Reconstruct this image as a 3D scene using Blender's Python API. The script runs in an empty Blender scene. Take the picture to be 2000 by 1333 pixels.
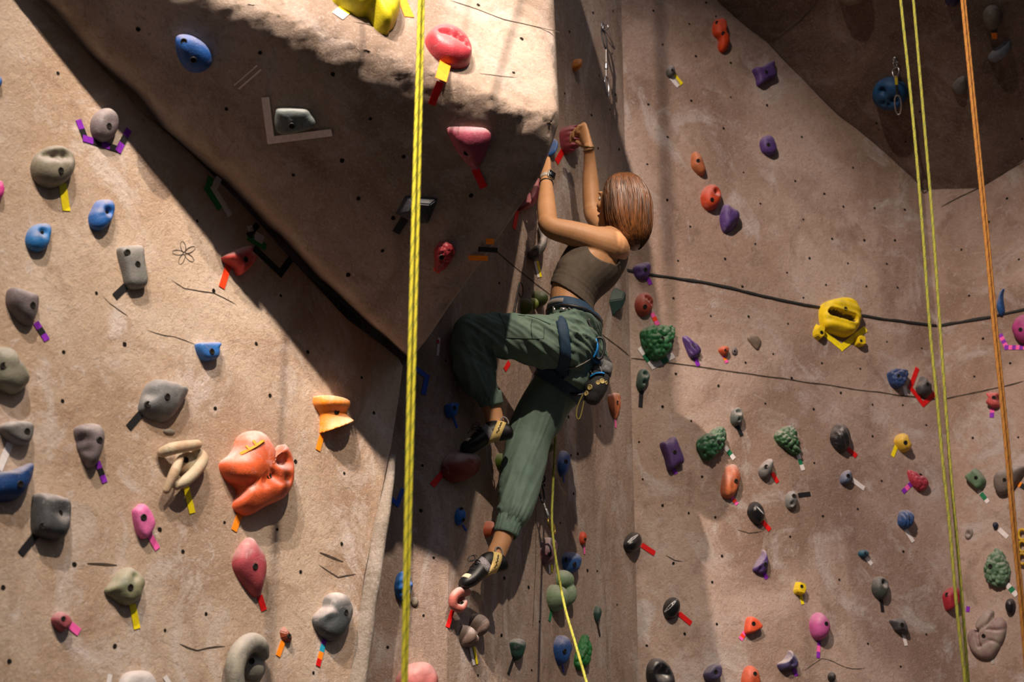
import bpy, bmesh, math, random
from mathutils import Vector, Matrix, noise, bvhtree
from math import sin, cos, pi, radians, sqrt

random.seed(7)
SC = bpy.context.scene
COL = SC.collection
V = Vector

# ------------------------------------------------------------------ camera
F_PX = 3000.0
PITCH = radians(18.5)
CAM = V((0.0, 0.0, 1.6))
FWD = V((0, cos(PITCH), sin(PITCH)))
UPV = V((0, -sin(PITCH), cos(PITCH)))

cam_d = bpy.data.cameras.new('camera')
cam_d.sensor_width = 36.0
cam_d.lens = F_PX / 2000.0 * 36.0
cam_d.clip_end = 100
cam_d.dof.use_dof = True
cam_d.dof.focus_distance = 6.15
cam_d.dof.aperture_fstop = 2.8
cam = bpy.data.objects.new('camera', cam_d)
cam.location = CAM
cam.rotation_euler = (pi / 2 + PITCH, 0, 0)
COL.objects.link(cam)
SC.camera = cam


def ray(px, py):
    return V(((px - 1000.0) / F_PX, 0, 0)) + FWD + UPV * ((666.5 - py) / F_PX)


def at(px, py, Y):
    d = ray(px, py)
    return CAM + d * (Y / d.y)


def proj(p):
    q = p - CAM
    z = q.dot(FWD)
    return (1000 + F_PX * q.x / z, 666.5 - F_PX * q.dot(UPV) / z)


class Plane:
    def __init__(s, o, n):
        s.o = V(o)
        s.n = V(n).normalized()
        s.u = V((0, 0, 1)).cross(s.n).normalized()     # horizontal, to the right as seen
        s.v = s.n.cross(s.u).normalized()

    def hit(s, px, py, off=0.0):
        d = ray(px, py)
        o = s.o + s.n * off
        return CAM + d * ((o - CAM).dot(s.n) / d.dot(s.n))


def vplane(x, y, dx, dy):
    return Plane((x, y, 0), (dy, -dx, 0))


# ------------------------------------------------------------------ objects
def tag(o, label=None, cat=None, group=None, kind=None):
    if label: o['label'] = label
    if cat: o['category'] = cat
    if group: o['group'] = group
    if kind: o['kind'] = kind
    return o


def link_mesh(name, me, parent=None):
    o = bpy.data.objects.new(name, me)
    COL.objects.link(o)
    if parent is not None:
        o.parent = parent
        o.matrix_parent_inverse = Matrix.Identity(4)
        q = parent
        w = V((0, 0, 0))
        while q is not None:
            w = w + q.matrix_basis.translation
            q = q.parent
        o.location = -w
    return o


def obj(name, bm, mats, parent=None, smooth=True):
    me = bpy.data.meshes.new(name)
    bmesh.ops.recalc_face_normals(bm, faces=bm.faces[:])
    bm.to_mesh(me)
    bm.free()
    for m in (mats if isinstance(mats, (list, tuple)) else [mats]):
        me.materials.append(m)
    if smooth:
        me.polygons.foreach_set('use_smooth', [True] * len(me.polygons))
    return link_mesh(name, me, parent)


def empty(name, loc):
    o = bpy.data.objects.new(name, None)
    o.empty_display_size = 0.05
    o.location = loc
    COL.objects.link(o)
    return o


def centre_origin(o):
    """Put the origin of a childless top-level mesh at its middle."""
    me = o.data
    c = V((0, 0, 0))
    for v in me.vertices: c += v.co
    c /= max(1, len(me.vertices))
    for v in me.vertices: v.co -= c
    o.location = c
    return o


# ------------------------------------------------------------------ shapes
def ring_loft(bm, rings, cap=True, closed=False, mat=0):
    vs = [[bm.verts.new(p) for p in r] for r in rings]
    n = len(vs[0])
    fs = []
    m = len(vs)
    for i in range(m if closed else m - 1):
        a, b = vs[i], vs[(i + 1) % m]
        for j in range(n):
            k = (j + 1) % n
            fs.append(bm.faces.new((a[j], a[k], b[k], b[j])))
    if cap and not closed:
        fs.append(bm.faces.new(list(reversed(vs[0]))))
        fs.append(bm.faces.new(vs[-1]))
    for f in fs: f.material_index = mat
    return vs


def cat_rom(p, t):
    n = len(p)
    i = min(int(t), n - 2)
    f = t - i
    p0 = p[max(i - 1, 0)]; p1 = p[i]; p2 = p[i + 1]; p3 = p[min(i + 2, n - 1)]
    return 0.5 * ((2 * p1) + (p2 - p0) * f + (2 * p0 - 5 * p1 + 4 * p2 - p3) * f * f + (3 * p1 - p0 - 3 * p2 + p3) * f ** 3)


def resample(pts, k):
    """k samples between neighbours, Catmull-Rom; works on vectors and floats."""
    out = []
    for i in range(len(pts) - 1):
        for j in range(k): out.append(cat_rom(pts, i + j / k))
    out.append(pts[-1])
    return out


def tube_rings(path, rad, side=None, n=16, k=4):
    """rad: list of r or (a, b): a across (along side dir), b along the other."""
    rr = [r if isinstance(r, tuple) else (r, r) for r in rad]
    P = resample(path, k)
    A = resample([r[0] for r in rr], k)
    B = resample([r[1] for r in rr], k)
    rings = []
    prev = None
    for i, p in enumerate(P):
        t = (P[min(i + 1, len(P) - 1)] - P[max(i - 1, 0)]).normalized()
        if side is not None:
            s = V(side) - t * t.dot(V(side))
        elif prev is None:
            s = t.orthogonal()
        else:
            s = prev - t * t.dot(prev)
        s.normalize()
        prev = s
        w = t.cross(s)
        rings.append([p + s * (A[i] * cos(2 * pi * j / n)) + w * (B[i] * sin(2 * pi * j / n)) for j in range(n)])
    return rings


def tube(bm, path, rad, side=None, n=16, k=4, rounded=True, mat=0):
    rings = tube_rings(path, rad, side, n, k)
    if rounded:
        def end(r, q, sgn):
            c = sum(r, V((0, 0, 0))) / len(r)
            d = (c - sum(q, V((0, 0, 0))) / len(q)).normalized()
            m = sum(((p - c).length for p in r)) / len(r)
            return [[c + (p - c) * cos(a) + d * (m * sin(a)) for p in r] for a in (0.5, 0.95, 1.3)]
        e0 = end(rings[0], rings[1], 1)
        e1 = end(rings[-1], rings[-2], 1)
        rings = list(reversed(e0)) + rings + e1
    ring_loft(bm, rings, mat=mat)


def torus(bm, c, ax, R, r, n=24, m=8, stretch=None, mat=0):
    ax = V(ax).normalized()
    u = ax.orthogonal().normalized()
    if stretch is not None:
        u = (V(stretch[0]) - ax * ax.dot(V(stretch[0]))).normalized()
    w = ax.cross(u)
    su = stretch[1] if stretch else 1.0
    rings = []
    for i in range(n):
        a = 2 * pi * i / n
        p = c + u * (R * su * cos(a)) + w * (R * sin(a))
        rad = (u * (cos(a)) + w * (sin(a))).normalized()
        rings.append([p + rad * (r * cos(2 * pi * j / m)) + ax * (r * sin(2 * pi * j / m)) for j in range(m)])
    ring_loft(bm, rings, closed=True, mat=mat)


def box(bm, c, ux, uy, uz, hx, hy, hz, mat=0):
    c = V(c)
    vs = [bm.verts.new(c + ux * (hx * a) + uy * (hy * b) + uz * (hz * d)) for d in (-1, 1) for a, b in ((-1, -1), (1, -1), (1, 1), (-1, 1))]
    for f in ((3, 2, 1, 0), (4, 5, 6, 7), (0, 1, 5, 4), (1, 2, 6, 5), (2, 3, 7, 6), (3, 0, 4, 7)):
        bm.faces.new([vs[i] for i in f]).material_index = mat


def ellipsoid(bm, c, axes, n=20, m=12, mat=0):
    """axes: three vectors (already scaled)."""
    a, b, d = axes
    rings = []
    for i in range(1, m):
        t = pi * i / m
        rings.append([c + d * cos(t) + (a * cos(2 * pi * j / n) + b * sin(2 * pi * j / n)) * sin(t) for j in range(n)])
    vs = ring_loft(bm, rings, cap=False, mat=mat)
    top = bm.verts.new(c + d); bot = bm.verts.new(c - d)
    for j in range(n):
        k = (j + 1) % n
        bm.faces.new((top, vs[0][k], vs[0][j])).material_index = mat
        bm.faces.new((bot, vs[-1][j], vs[-1][k])).material_index = mat


def remesh(bm, voxel, smooth=6, fac=0.5):
    """One continuous skin over everything in bm; returns a new bmesh."""
    me = bpy.data.meshes.new('tmp')
    bmesh.ops.recalc_face_normals(bm, faces=bm.faces[:])
    bm.to_mesh(me); bm.free()
    o = bpy.data.objects.new('tmp', me)
    COL.objects.link(o)
    r = o.modifiers.new('r', 'REMESH'); r.mode = 'VOXEL'; r.voxel_size = voxel
    if smooth:
        s = o.modifiers.new('s', 'SMOOTH'); s.factor = fac; s.iterations = smooth
    dg = bpy.context.evaluated_depsgraph_get()
    dg.update()
    ev = o.evaluated_get(dg)
    out = bmesh.new()
    out.from_mesh(ev.to_mesh())
    ev.to_mesh_clear()
    bpy.data.objects.remove(o)
    bpy.data.meshes.remove(me)
    out.normal_update()
    return out


# ------------------------------------------------------------------ materials
def new_mat(name):
    m = bpy.data.materials.new(name)
    m.use_nodes = True
    nt = m.node_tree
    nt.nodes.clear()
    out = nt.nodes.new('ShaderNodeOutputMaterial')
    b = nt.nodes.new('ShaderNodeBsdfPrincipled')
    nt.links.new(b.outputs[0], out.inputs[0])
    return m, nt, b


def N(nt, typ, **kw):
    n = nt.nodes.new(typ)
    for k, v in kw.items():
        if k.startswith('i_'):
            key = k[2:]
            key = int(key) if key.isdigit() else key.replace('_', ' ')
            n.inputs[key].default_value = v
        else:
            setattr(n, k, v)
    return n


def L(nt, a, b): nt.links.new(a, b)


def c4(c): return (c[0], c[1], c[2], 1.0)


def noise_fac(nt, vec, scale, detail=5, rough=0.55, dist=0.0, lo=0.4, hi=0.6, a=0.0, b=1.0):
    n = N(nt, 'ShaderNodeTexNoise')
    n.inputs['Scale'].default_value = scale
    n.inputs['Detail'].default_value = detail
    n.inputs['Roughness'].default_value = rough
    n.inputs['Distortion'].default_value = dist
    L(nt, vec, n.inputs['Vector'])
    r = N(nt, 'ShaderNodeMapRange')
    r.inputs[1].default_value = lo; r.inputs[2].default_value = hi
    r.inputs[3].default_value = a; r.inputs[4].default_value = b
    L(nt, n.outputs[0], r.inputs[0])
    return r.outputs[0]


def mix(nt, fac, a, b, mode='MIX'):
    m = N(nt, 'ShaderNodeMix', data_type='RGBA', blend_type=mode)
    for s, x in ((0, fac), (6, a), (7, b)):
        if hasattr(x, 'is_output'): L(nt, x, m.inputs[s])
        elif s == 0: m.inputs[0].default_value = x
        else: m.inputs[s].default_value = c4(x)
    return m.outputs[2]


def bump(nt, h, strength, dist, prev=None):
    b = N(nt, 'ShaderNodeBump')
    b.inputs['Strength'].default_value = strength
    b.inputs['Distance'].default_value = dist
    L(nt, h, b.inputs['Height'])
    if prev is not None: L(nt, prev, b.inputs['Normal'])
    return b.outputs[0]


def wall_mat(name, base, pale, dark, chalk=0.5, stretch=(1, 1, 1), rough_bump=0.5, chalk_col=(0.5, 0.45, 0.43)):
    m, nt, b = new_mat(name)
    tc = N(nt, 'ShaderNodeTexCoord')
    mp = N(nt, 'ShaderNodeMapping')
    mp.inputs['Scale'].default_value = stretch
    L(nt, tc.outputs['Object'], mp.inputs['Vector'])
    vec = mp.outputs[0]
    obv = tc.outputs['Object']
    col = mix(nt, noise_fac(nt, vec, 1.7, 7, 0.62, 0.6, 0.42, 0.60), base, pale)
    col = mix(nt, noise_fac(nt, vec, 1.0, 5, 0.6, 1.0, 0.50, 0.64, 0, 0.75), col, dark)
    col = mix(nt, noise_fac(nt, vec, 5.5, 6, 0.65, 0.8, 0.53, 0.68, 0, 0.6), col, dark)
    col = mix(nt, noise_fac(nt, vec, 2.6, 8, 0.70, 1.6, 0.53, 0.68, 0, chalk), col, chalk_col)
    col = mix(nt, noise_fac(nt, vec, 11.0, 8, 0.72, 2.0, 0.58, 0.72, 0, chalk * 0.9), col, chalk_col)
    col = mix(nt, noise_fac(nt, obv, 130, 3, 0.7, 0, 0.55, 0.72, 0, 0.6), col, chalk_col)
    col = mix(nt, noise_fac(nt, obv, 60, 4, 0.75, 0, 0.55, 0.74, 0, 0.75), col, dark)
    L(nt, col, b.inputs['Base Color'])
    b.inputs['Roughness'].default_value = 0.88
    b.inputs['Specular IOR Level'].default_value = 0.25
    n1 = bump(nt, noise_fac(nt, obv, 9, 8, 0.7, 1.2, 0.3, 0.7), 0.38 * rough_bump, 0.02)
    n2 = bump(nt, noise_fac(nt, obv, 50, 6, 0.78, 0.5, 0.3, 0.7), 0.75 * rough_bump, 0.005, n1)
    L(nt, n2, b.inputs['Normal'])
    return m


def plain(name, col, rough=0.6, metal=0.0, var=0.15, scale=30, spec=0.5, bmp=0.0):
    m, nt, b = new_mat(name)
    tc = N(nt, 'ShaderNodeTexCoord')
    f = noise_fac(nt, tc.outputs['Object'], scale, 4, 0.6, 0, 0.35, 0.65)
    d = tuple(x * (1 - var) for x in col)
    e = tuple(min(1, x * (1 + var)) for x in col)
    L(nt, mix(nt, f, d, e), b.inputs['Base Color'])
    b.inputs['Roughness'].default_value = rough
    b.inputs['Metallic'].default_value = metal
    b.inputs['Specular IOR Level'].default_value = spec
    if bmp:
        L(nt, bump(nt, noise_fac(nt, tc.outputs['Object'], scale * 4, 4, 0.6, 0, 0.3, 0.7), bmp, 0.003), b.inputs['Normal'])
    return m


_hm = {}


def hold_mat(col, chalk=0.5, rough=0.55, dark=None, chalk_col=(0.55, 0.49, 0.48)):
    key = (col, chalk, rough, dark)
    if key in _hm: return _hm[key]
    m, nt, b = new_mat('hold_plastic')
    tc = N(nt, 'ShaderNodeTexCoord')
    ge = N(nt, 'ShaderNodeNewGeometry')
    sep = N(nt, 'ShaderNodeSeparateXYZ')
    L(nt, ge.outputs['Normal'], sep.inputs[0])
    vec = tc.outputs['Object']
    d = dark if dark else tuple(x * 0.55 for x in col)
    base = mix(nt, noise_fac(nt, vec, 14, 5, 0.6, 0.5, 0.4, 0.68, 0, 0.8), col, d)
    # chalk gathers on the tops, where hands go
    up = N(nt, 'ShaderNodeMapRange')
    up.inputs[1].default_value = 0.0; up.inputs[2].default_value = 0.95
    up.inputs[3].default_value = -0.05; up.inputs[4].default_value = 1.0
    L(nt, sep.outputs['Z'], up.inputs[0])
    nz = noise_fac(nt, vec, 9, 6, 0.65, 0.4, 0.36, 0.64)
    ml = N(nt, 'ShaderNodeMath', operation='MULTIPLY_ADD')
    L(nt, up.outputs[0], ml.inputs[0]); L(nt, nz, ml.inputs[1]); ml.inputs[2].default_value = 0.0
    ad = N(nt, 'ShaderNodeMath', operation='ADD')
    L(nt, ml.outputs[0], ad.inputs[0])
    hf = N(nt, 'ShaderNodeMath', operation='MULTIPLY'); L(nt, up.outputs[0], hf.inputs[0]); hf.inputs[1].default_value = 0.5
    L(nt, hf.outputs[0], ad.inputs[1])
    ck = N(nt, 'ShaderNodeMath', operation='MULTIPLY', use_clamp=True)
    L(nt, ad.outputs[0], ck.inputs[0]); ck.inputs[1].default_value = chalk * 0.95
    pt = noise_fac(nt, vec, 22, 7, 0.7, 1.0, 0.55, 0.70, 0, 0.45 * chalk)
    L(nt, mix(nt, pt, mix(nt, ck.outputs[0], base, chalk_col), chalk_col), b.inputs['Base Color'])
    b.inputs['Roughness'].default_value = rough
    b.inputs['Specular IOR Level'].default_value = 0.35
    L(nt, bump(nt, noise_fac(nt, vec, 160, 3, 0.6, 0, 0.3, 0.7), 0.25, 0.002), b.inputs['Normal'])
    _hm[key] = m
    return m


M_hole = plain('bolt_hole_dark', (0.012, 0.010, 0.008), 0.9, var=0.3, spec=0.1)
M_bolt = plain('bolt_steel', (0.022, 0.021, 0.02), 0.5, 0.4, var=0.4)


def wtree(*objs):
    vs, fs = [], []
    for o in objs:
        b = len(vs)
        loc = V((0, 0, 0))
        q = o
        while q is not None: loc = loc + q.matrix_basis.translation; q = q.parent
        vs += [v.co + loc for v in o.data.vertices]
        fs += [tuple(b + i for i in p.vertices) for p in o.data.polygons]
    return bvhtree.BVHTree.FromPolygons(vs, fs)


def on_surface(tree, pts, off=0.001):
    out = []
    for x, y in pts:
        r = tree.ray_cast(CAM, ray(x, y).normalized())
        if r[0] is not None: out.append(r[0] + r[1] * off)
    return out


def line_on(tree, pts, r, name, mat, parent, off=0.001, k=4, flat=None):
    P = on_surface(tree, [tuple(p) for p in resample([V(p) for p in pts], k)], off)
    bm = bmesh.new()
    tube(bm, P, [r if flat is None else (r, flat)] * len(P), n=8, k=1)
    return obj(name, bm, mat, parent)


# ------------------------------------------------------------------ wall planes
K1 = V((-0.245, 5.88)); K2 = V((0.5705, 7.0435)); K3 = V((2.274, 7.774)); K4 = V((3.67, 6.642))
K0 = V((-2.6, 4.755))
def vp(a, b): return vplane(a.x, a.y, (b - a).normalized().x, (b - a).normalized().y)
PC1 = vp(K0, K1)
PC2 = vp(K1, K2)
PR = vp(K2, K3)
PF = vp(K3, K4)
PLP = vplane(-0.4116, 5.60, cos(radians(48)), sin(radians(48)))                 # left panel, standing proud of the centre wall
C = at(1095, 240, 4.7)
UPP = V((-0.01, 0.45, 1.0))                                # the bright face leans back
PLIT = Plane(C, V((cos(radians(25)), sin(radians(25)), 0)).cross(UPP))
if PLIT.n.dot(ray(900, 100)) > 0: PLIT = Plane(C, -PLIT.n)
A = PLIT.hit(480, 0)
T = at(812, 700, 5.30)
_n = (A - C).cross(T - C).normalized()
if _n.dot(ray(900, 400)) > 0: _n = -_n
PDK = Plane(C, _n)                                        # shaded under face of the prow
VV = PR.hit(1836, 405)
BB = PR.hit(1500, 85)
QQ = PF.hit(2000, 312)
WW = at(1872, -220, VV.y - 1.55)
def pl3(a, b, c):
    n = (b - a).cross(c - a).normalized()
    if n.dot(ray(1800, 200)) > 0: n = -n
    return Plane(a, n)
PU1 = pl3(VV, BB, WW)
PU2 = pl3(VV, QQ, WW)
WALLS = {'L': PLP, 'C1': PC1, 'C2': PC2, 'R': PR, 'F': PF, 'PL': PLIT, 'PD': PDK, 'U1': PU1, 'U2': PU2}

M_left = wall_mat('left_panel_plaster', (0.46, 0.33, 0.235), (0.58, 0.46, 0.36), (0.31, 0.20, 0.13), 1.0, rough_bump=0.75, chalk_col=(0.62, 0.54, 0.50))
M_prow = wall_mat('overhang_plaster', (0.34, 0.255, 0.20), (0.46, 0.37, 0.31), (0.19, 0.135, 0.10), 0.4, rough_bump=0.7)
M_centre = wall_mat('centre_plaster', (0.33, 0.235, 0.18), (0.42, 0.32, 0.26), (0.18, 0.12, 0.09), 0.75, stretch=(1.5, 1.5, 0.5), rough_bump=0.9)
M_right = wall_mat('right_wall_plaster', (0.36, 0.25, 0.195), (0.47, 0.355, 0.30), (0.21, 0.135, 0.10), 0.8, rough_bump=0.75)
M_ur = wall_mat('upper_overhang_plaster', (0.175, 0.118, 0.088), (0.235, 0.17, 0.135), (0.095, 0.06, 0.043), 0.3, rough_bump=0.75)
M_crack = plain('seam_dark', (0.06, 0.045, 0.035), 0.95, var=0.4, spec=0.1)
M_ridge = wall_mat('ridge_concrete', (0.27, 0.23, 0.19), (0.40, 0.345, 0.29), (0.15, 0.12, 0.095), 0.5, rough_bump=0.8)


def discs(bm, pl, pts, r=0.0068, mat=1):
    for (x, y) in pts:
        c = pl.hit(x, y)
        rr = r * random.uniform(0.8, 1.2)
        n = 10
        v = [bm.verts.new(c + pl.n * 0.0012 + (pl.u * cos(2 * pi * i / n) + pl.v * sin(2 * pi * i / n)) * (rr * random.uniform(0.85, 1.12))) for i in range(n)]
        f = bm.faces.new(v); f.material_index = mat


def seam(bm, pl, pts, w=0.004, mat=2, jit=0.006, off=0.0012):
    P = [pl.hit(x, y) for x, y in pts]
    Q = []
    for i in range(len(P) - 1):
        k = max(2, int((P[i + 1] - P[i]).length / 0.03))
        for j in range(k): Q.append(P[i].lerp(P[i + 1], j / k))
    Q.append(P[-1])
    Q = [q + pl.v * (noise.noise(q * 7) * jit) + pl.n * off for q in Q]
    prev = None
    for i, q in enumerate(Q):
        t = (Q[min(i + 1, len(Q) - 1)] - Q[max(i - 1, 0)]).normalized()
        s = pl.n.cross(t).normalized()
        ww = w * (0.55 + 0.6 * abs(noise.noise(q * 23))) * (0.3 if i in (0, len(Q) - 1) else 1)
        a = bm.verts.new(q + s * ww); b = bm.verts.new(q - s * ww)
        if prev:
            bm.faces.new((prev[0], a, b, prev[1])).material_index = mat
        prev = (a, b)


NUTS = {
 'L': [(113,143),(188,573),(385,432),(417,568),(243,673),(124,688),(122,784),(500,672),(527,773),(420,798),(601,688),(706,738),(730,807),(672,925),(577,902),(438,1021),(357,1078),(145,1103),(6,1148),(322,1232),(402,1200),(224,1263),(18,1293),(541,1035),(667,1063),(587,1118),(612,1315),(548,578),(312,1035)],
 'PD': [(270,57),(508,103),(442,213),(650,145),(723,232),(668,314),(788,306),(573,342),(700,388),(747,490),(920,382),(768,426),(680,537)],
 'PL': [(934,10),(1019,76),(1003,142)],
 'C1': [(825,910),(847,1090),(822,998),(827,1203),(757,1265)],
 'C2': [(1112,62),(1158,25),(1197,22),(1195,105),(1170,148),(1202,185),(1103,183),(1191,214),(1155,225),(1168,290),(1209,292),(975,553),(1020,600),(985,1130),(1032,1148),(1053,1215),(979,1242),(933,1320),(1038,1310),(1063,948),(1120,965),(1110,815),(1128,887),(1172,833),(870,705),(1094,1022),(1147,1115),(1166,1116),(1205,1182),(1115,890)],
 'R': [(1276,21),(1346,47),(1379,5),(1398,32),(1294,87),(1359,110),(1427,123),(1266,204),(1350,197),(1427,190),(1304,268),(1413,251),(1498,206),(1264,321),(1452,337),(1303,391),(1485,398),(1348,443),(1475,477),(1416,506),(1324,510),(1315,583),(1388,618),(1462,619),(1450,560),(1666,328),(1553,354),(1610,379),(1647,404),(1708,407),(1767,410),(1569,429),(1625,467),(1688,470),(1748,470),(1581,505),(1656,515),(1732,516),(1537,533),(1613,557),(1692,560),(1753,562),(1569,582),(1539,633),(1732,668),(1800,681),(1605,710),(1680,721),(1642,768),(1704,791),(1763,792),(1589,800),(1809,831),(1704,853),(1590,905),(1456,709),(1510,692),(1546,739),(1403,754),(1495,789),(1294,795),(1320,731),(1350,823),(1248,864),(1255,937),(1371,932),(1294,988),(1345,1003),(1397,1011),(1607,1009),(1543,1049),(1410,1087),(1391,1138),(1315,1101),(1235,1120),(1400,1220),(1337,1239),(1263,1262),(1222,1206),(1639,1133),(1675,995),(1722,940),(1764,1078),(1809,1240),(1759,1303),(1695,1258),(1566,268)],
 'F': [(1920,662),(1973,710),(1903,736),(1900,856),(1989,855),(1893,578),(1878,488),(1931,434),(1990,507),(1967,388),(1856,1105)],
 'U1': [(1544,86),(1628,120),(1645,181),(1695,105),(1712,241),(1769,277),(1797,218)],
 'U2': [(1917,277),(1936,208),(1865,360),(1996,271),(1930,335)],
}


def wall_quad(name, a, b, z0, z1, mat, key):
    bm = bmesh.new()
    vs = [bm.verts.new((a.x, a.y, z0)), bm.verts.new((b.x, b.y, z0)), bm.verts.new((b.x, b.y, z1)), bm.verts.new((a.x, a.y, z1))]
    bm.faces.new(vs)
    return bm


def finish_wall(name, bm, mats):
    me = bpy.data.meshes.new(name)
    bm.to_mesh(me); bm.free()
    for m in mats: me.materials.append(m)
    o = link_mesh(name, me)
    o['kind'] = 'structure'
    return o


ZT = 9.0
# centre walls
bm = wall_quad('', K0, K1, 0, ZT, None, '')
discs(bm, PC1, NUTS['C1'])
finish_wall('wall_centre_left', bm, [M_centre, M_hole, M_crack])
bm = wall_quad('', K1, K2, 0, ZT, None, '')
discs(bm, PC2, NUTS['C2'])
seam(bm, PC2, [(958, 480), (1000, 518), (1060, 565), (1120, 612), (1229, 695)], 0.0045)
seam(bm, PC2, [(1047, 880), (1046, 1100), (1040, 1230)], 0.002)
finish_wall('wall_centre', bm, [M_centre, M_hole, M_crack])
bm = wall_quad('', K2, K3, 0, ZT, None, '')
discs(bm, PR, NUTS['R'])
seam(bm, PR, [(1232, 699), (1330, 712), (1440, 728), (1560, 745), (1700, 765), (1832, 782)], 0.005)
seam(bm, PR, [(1400, 0), (1450, 45), (1500, 84), (1580, 168), (1640, 226), (1700, 272), (1780, 345), (1835, 404)], 0.005)
seam(bm, PR, [(1570, 1306), (1605, 1290), (1640, 1300), (1690, 1308)], 0.002, jit=0.02)
seam(bm, PR, [(1440, 1035), (1462, 1040), (1490, 1036)], 0.003, jit=0.015)
seam(bm, PR, [(1300, 1085), (1318, 1096), (1332, 1098)], 0.003, jit=0.015)
finish_wall('wall_right', bm, [M_right, M_hole, M_crack])
bm = wall_quad('', K3, K4, 0, ZT, None, '')
discs(bm, PF, NUTS['F'])
seam(bm, PF, [(1840, 781), (1870, 774), (1915, 766), (2000, 745)], 0.005)
seam(bm, PF, [(1838, 404), (1912, 368), (2000, 316)], 0.006)
finish_wall('wall_far_right', bm, [M_right, M_hole, M_crack])

# left panel: a proud slab with a sloping upper edge
pl = PLP
edge = [(-160, -260), (75, 0), (165, 90), (285, 220), (370, 290), (480, 400), (560, 490), (680, 620), (745, 668), (782, 698), (791, 714), (784, 770), (768, 872), (745, 985), (715, 1130), (690, 1333), (660, 1560)]
bm = bmesh.new()
front = [pl.hit(x, y) for x, y in edge] + [pl.hit(-420, 1640), pl.hit(-420, -340)]
fv = [bm.verts.new(p) for p in front]
f = bm.faces.new(fv)
if f.normal.dot(pl.n) < 0: f.normal_flip()
bm.normal_update()
ret = bmesh.ops.extrude_face_region(bm, geom=[f])
for e in ret['geom']:
    if isinstance(e, bmesh.types.BMVert): e.co += pl.n * 0.0
back = [v for v in fv]
for v in back: v.co -= pl.n * 0.16
bm.normal_update()
es = [e for e in bm.edges if all(abs((v.co - pl.o).dot(pl.n)) < 1e-4 for v in e.verts)]
bmesh.ops.bevel(bm, geom=es, offset=0.022, segments=3, affect='EDGES', profile=0.6)
discs(bm, pl, NUTS['L'])
seam(bm, pl, [(335, 540), (360, 560), (417, 570), (462, 592)], 0.0022, jit=0.02)
seam(bm, pl, [(200, 575), (230, 600), (250, 622)], 0.0018, jit=0.02)
seam(bm, pl, [(285, 652), (340, 660), (382, 678)], 0.0018, jit=0.02)
seam(bm, pl, [(350, 1255), (385, 1268), (440, 1262)], 0.003, jit=0.02)
seam(bm, pl, [(170, 1102), (228, 1106)], 0.006, jit=0.004)
seam(bm, pl, [(624, 1080), (670, 1098)], 0.006, jit=0.004)
seam(bm, pl, [(622, 1103), (660, 1128), (695, 1122)], 0.003, jit=0.01)
# pressed five-petal mark in the plaster
for k in range(5):
    a = radians(90 + 72 * k + 12)
    cx, cy = 360 + 13 * cos(a), 495 - 13 * sin(a)
    ptsf = [(cx + 11 * cos(a) * cos(t) - 5 * sin(a) * sin(t), cy - 11 * sin(a) * cos(t) - 5 * cos(a) * sin(t)) for t in [2 * pi * j / 10 for j in range(11)]]
    seam(bm, pl, ptsf, 0.0016, jit=0.0)
finish_wall('wall_left', bm, [M_left, M_hole, M_crack])

# rounded plaster ridge where the panel meets the centre wall
bm = bmesh.new()
rp = [(768, 890), (757, 960), (744, 1020), (733, 1090), (718, 1180), (705, 1270), (694, 1345), (680, 1440)]
path = [PLP.hit(x, y) - PLP.n * 0.01 for x, y in rp]
tube(bm, path, [(0.016, 0.02), (0.02, 0.035), (0.026, 0.05), (0.028, 0.05), (0.030, 0.05), (0.032, 0.05), (0.034, 0.05), (0.036, 0.05)], side=PLP.u, n=16, k=6, rounded=False)
for v in bm.verts: v.co += V((noise.noise(v.co * 9), noise.noise(v.co * 9 + V((5, 0, 0))), 0)) * 0.006
o = obj('trim_1', bm, M_ridge); o['kind'] = 'structure'

# the prow (overhanging block)
def seg_dist(p, a, b):
    ab = b - a
    t = max(0, min(1, (p - a).dot(ab) / ab.length_squared))
    return (p - a - ab * t).length

dk = [(1095, 240), (1080, 285), (1062, 332), (1035, 378), (1000, 430), (945, 510), (880, 600), (838, 662), (812, 697), (795, 692), (745, 645), (640, 545), (545, 440), (440, 330), (330, 240), (270, 160), (190, 98), (110, 0), (-60, -200)]
D3 = [PDK.hit(x, y) for x, y in dk]
A2 = C + (A - C) * 1.74
edgeline = [C.lerp(A2, t) for t in [i / 14 for i in range(15)]]
poly = D3 + [A2] + list(reversed(edgeline[1:-1]))
bm = bmesh.new()
pv = [bm.verts.new(p) for p in poly]
fd = bm.faces.new(pv)
nE = len(edgeline)
ev = [pv[0]] + list(reversed(pv[len(D3) + 1:])) + [pv[len(D3)]]
up = UPP
tv = [bm.verts.new(v.co + up * (1.6 * max(0, 1 - (i / 14) / 0.62) + 0.05)) for i, v in enumerate(ev)]
for i in range(len(ev) - 1):
    bm.faces.new((ev[i], ev[i + 1], tv[i + 1], tv[i]))
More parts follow.
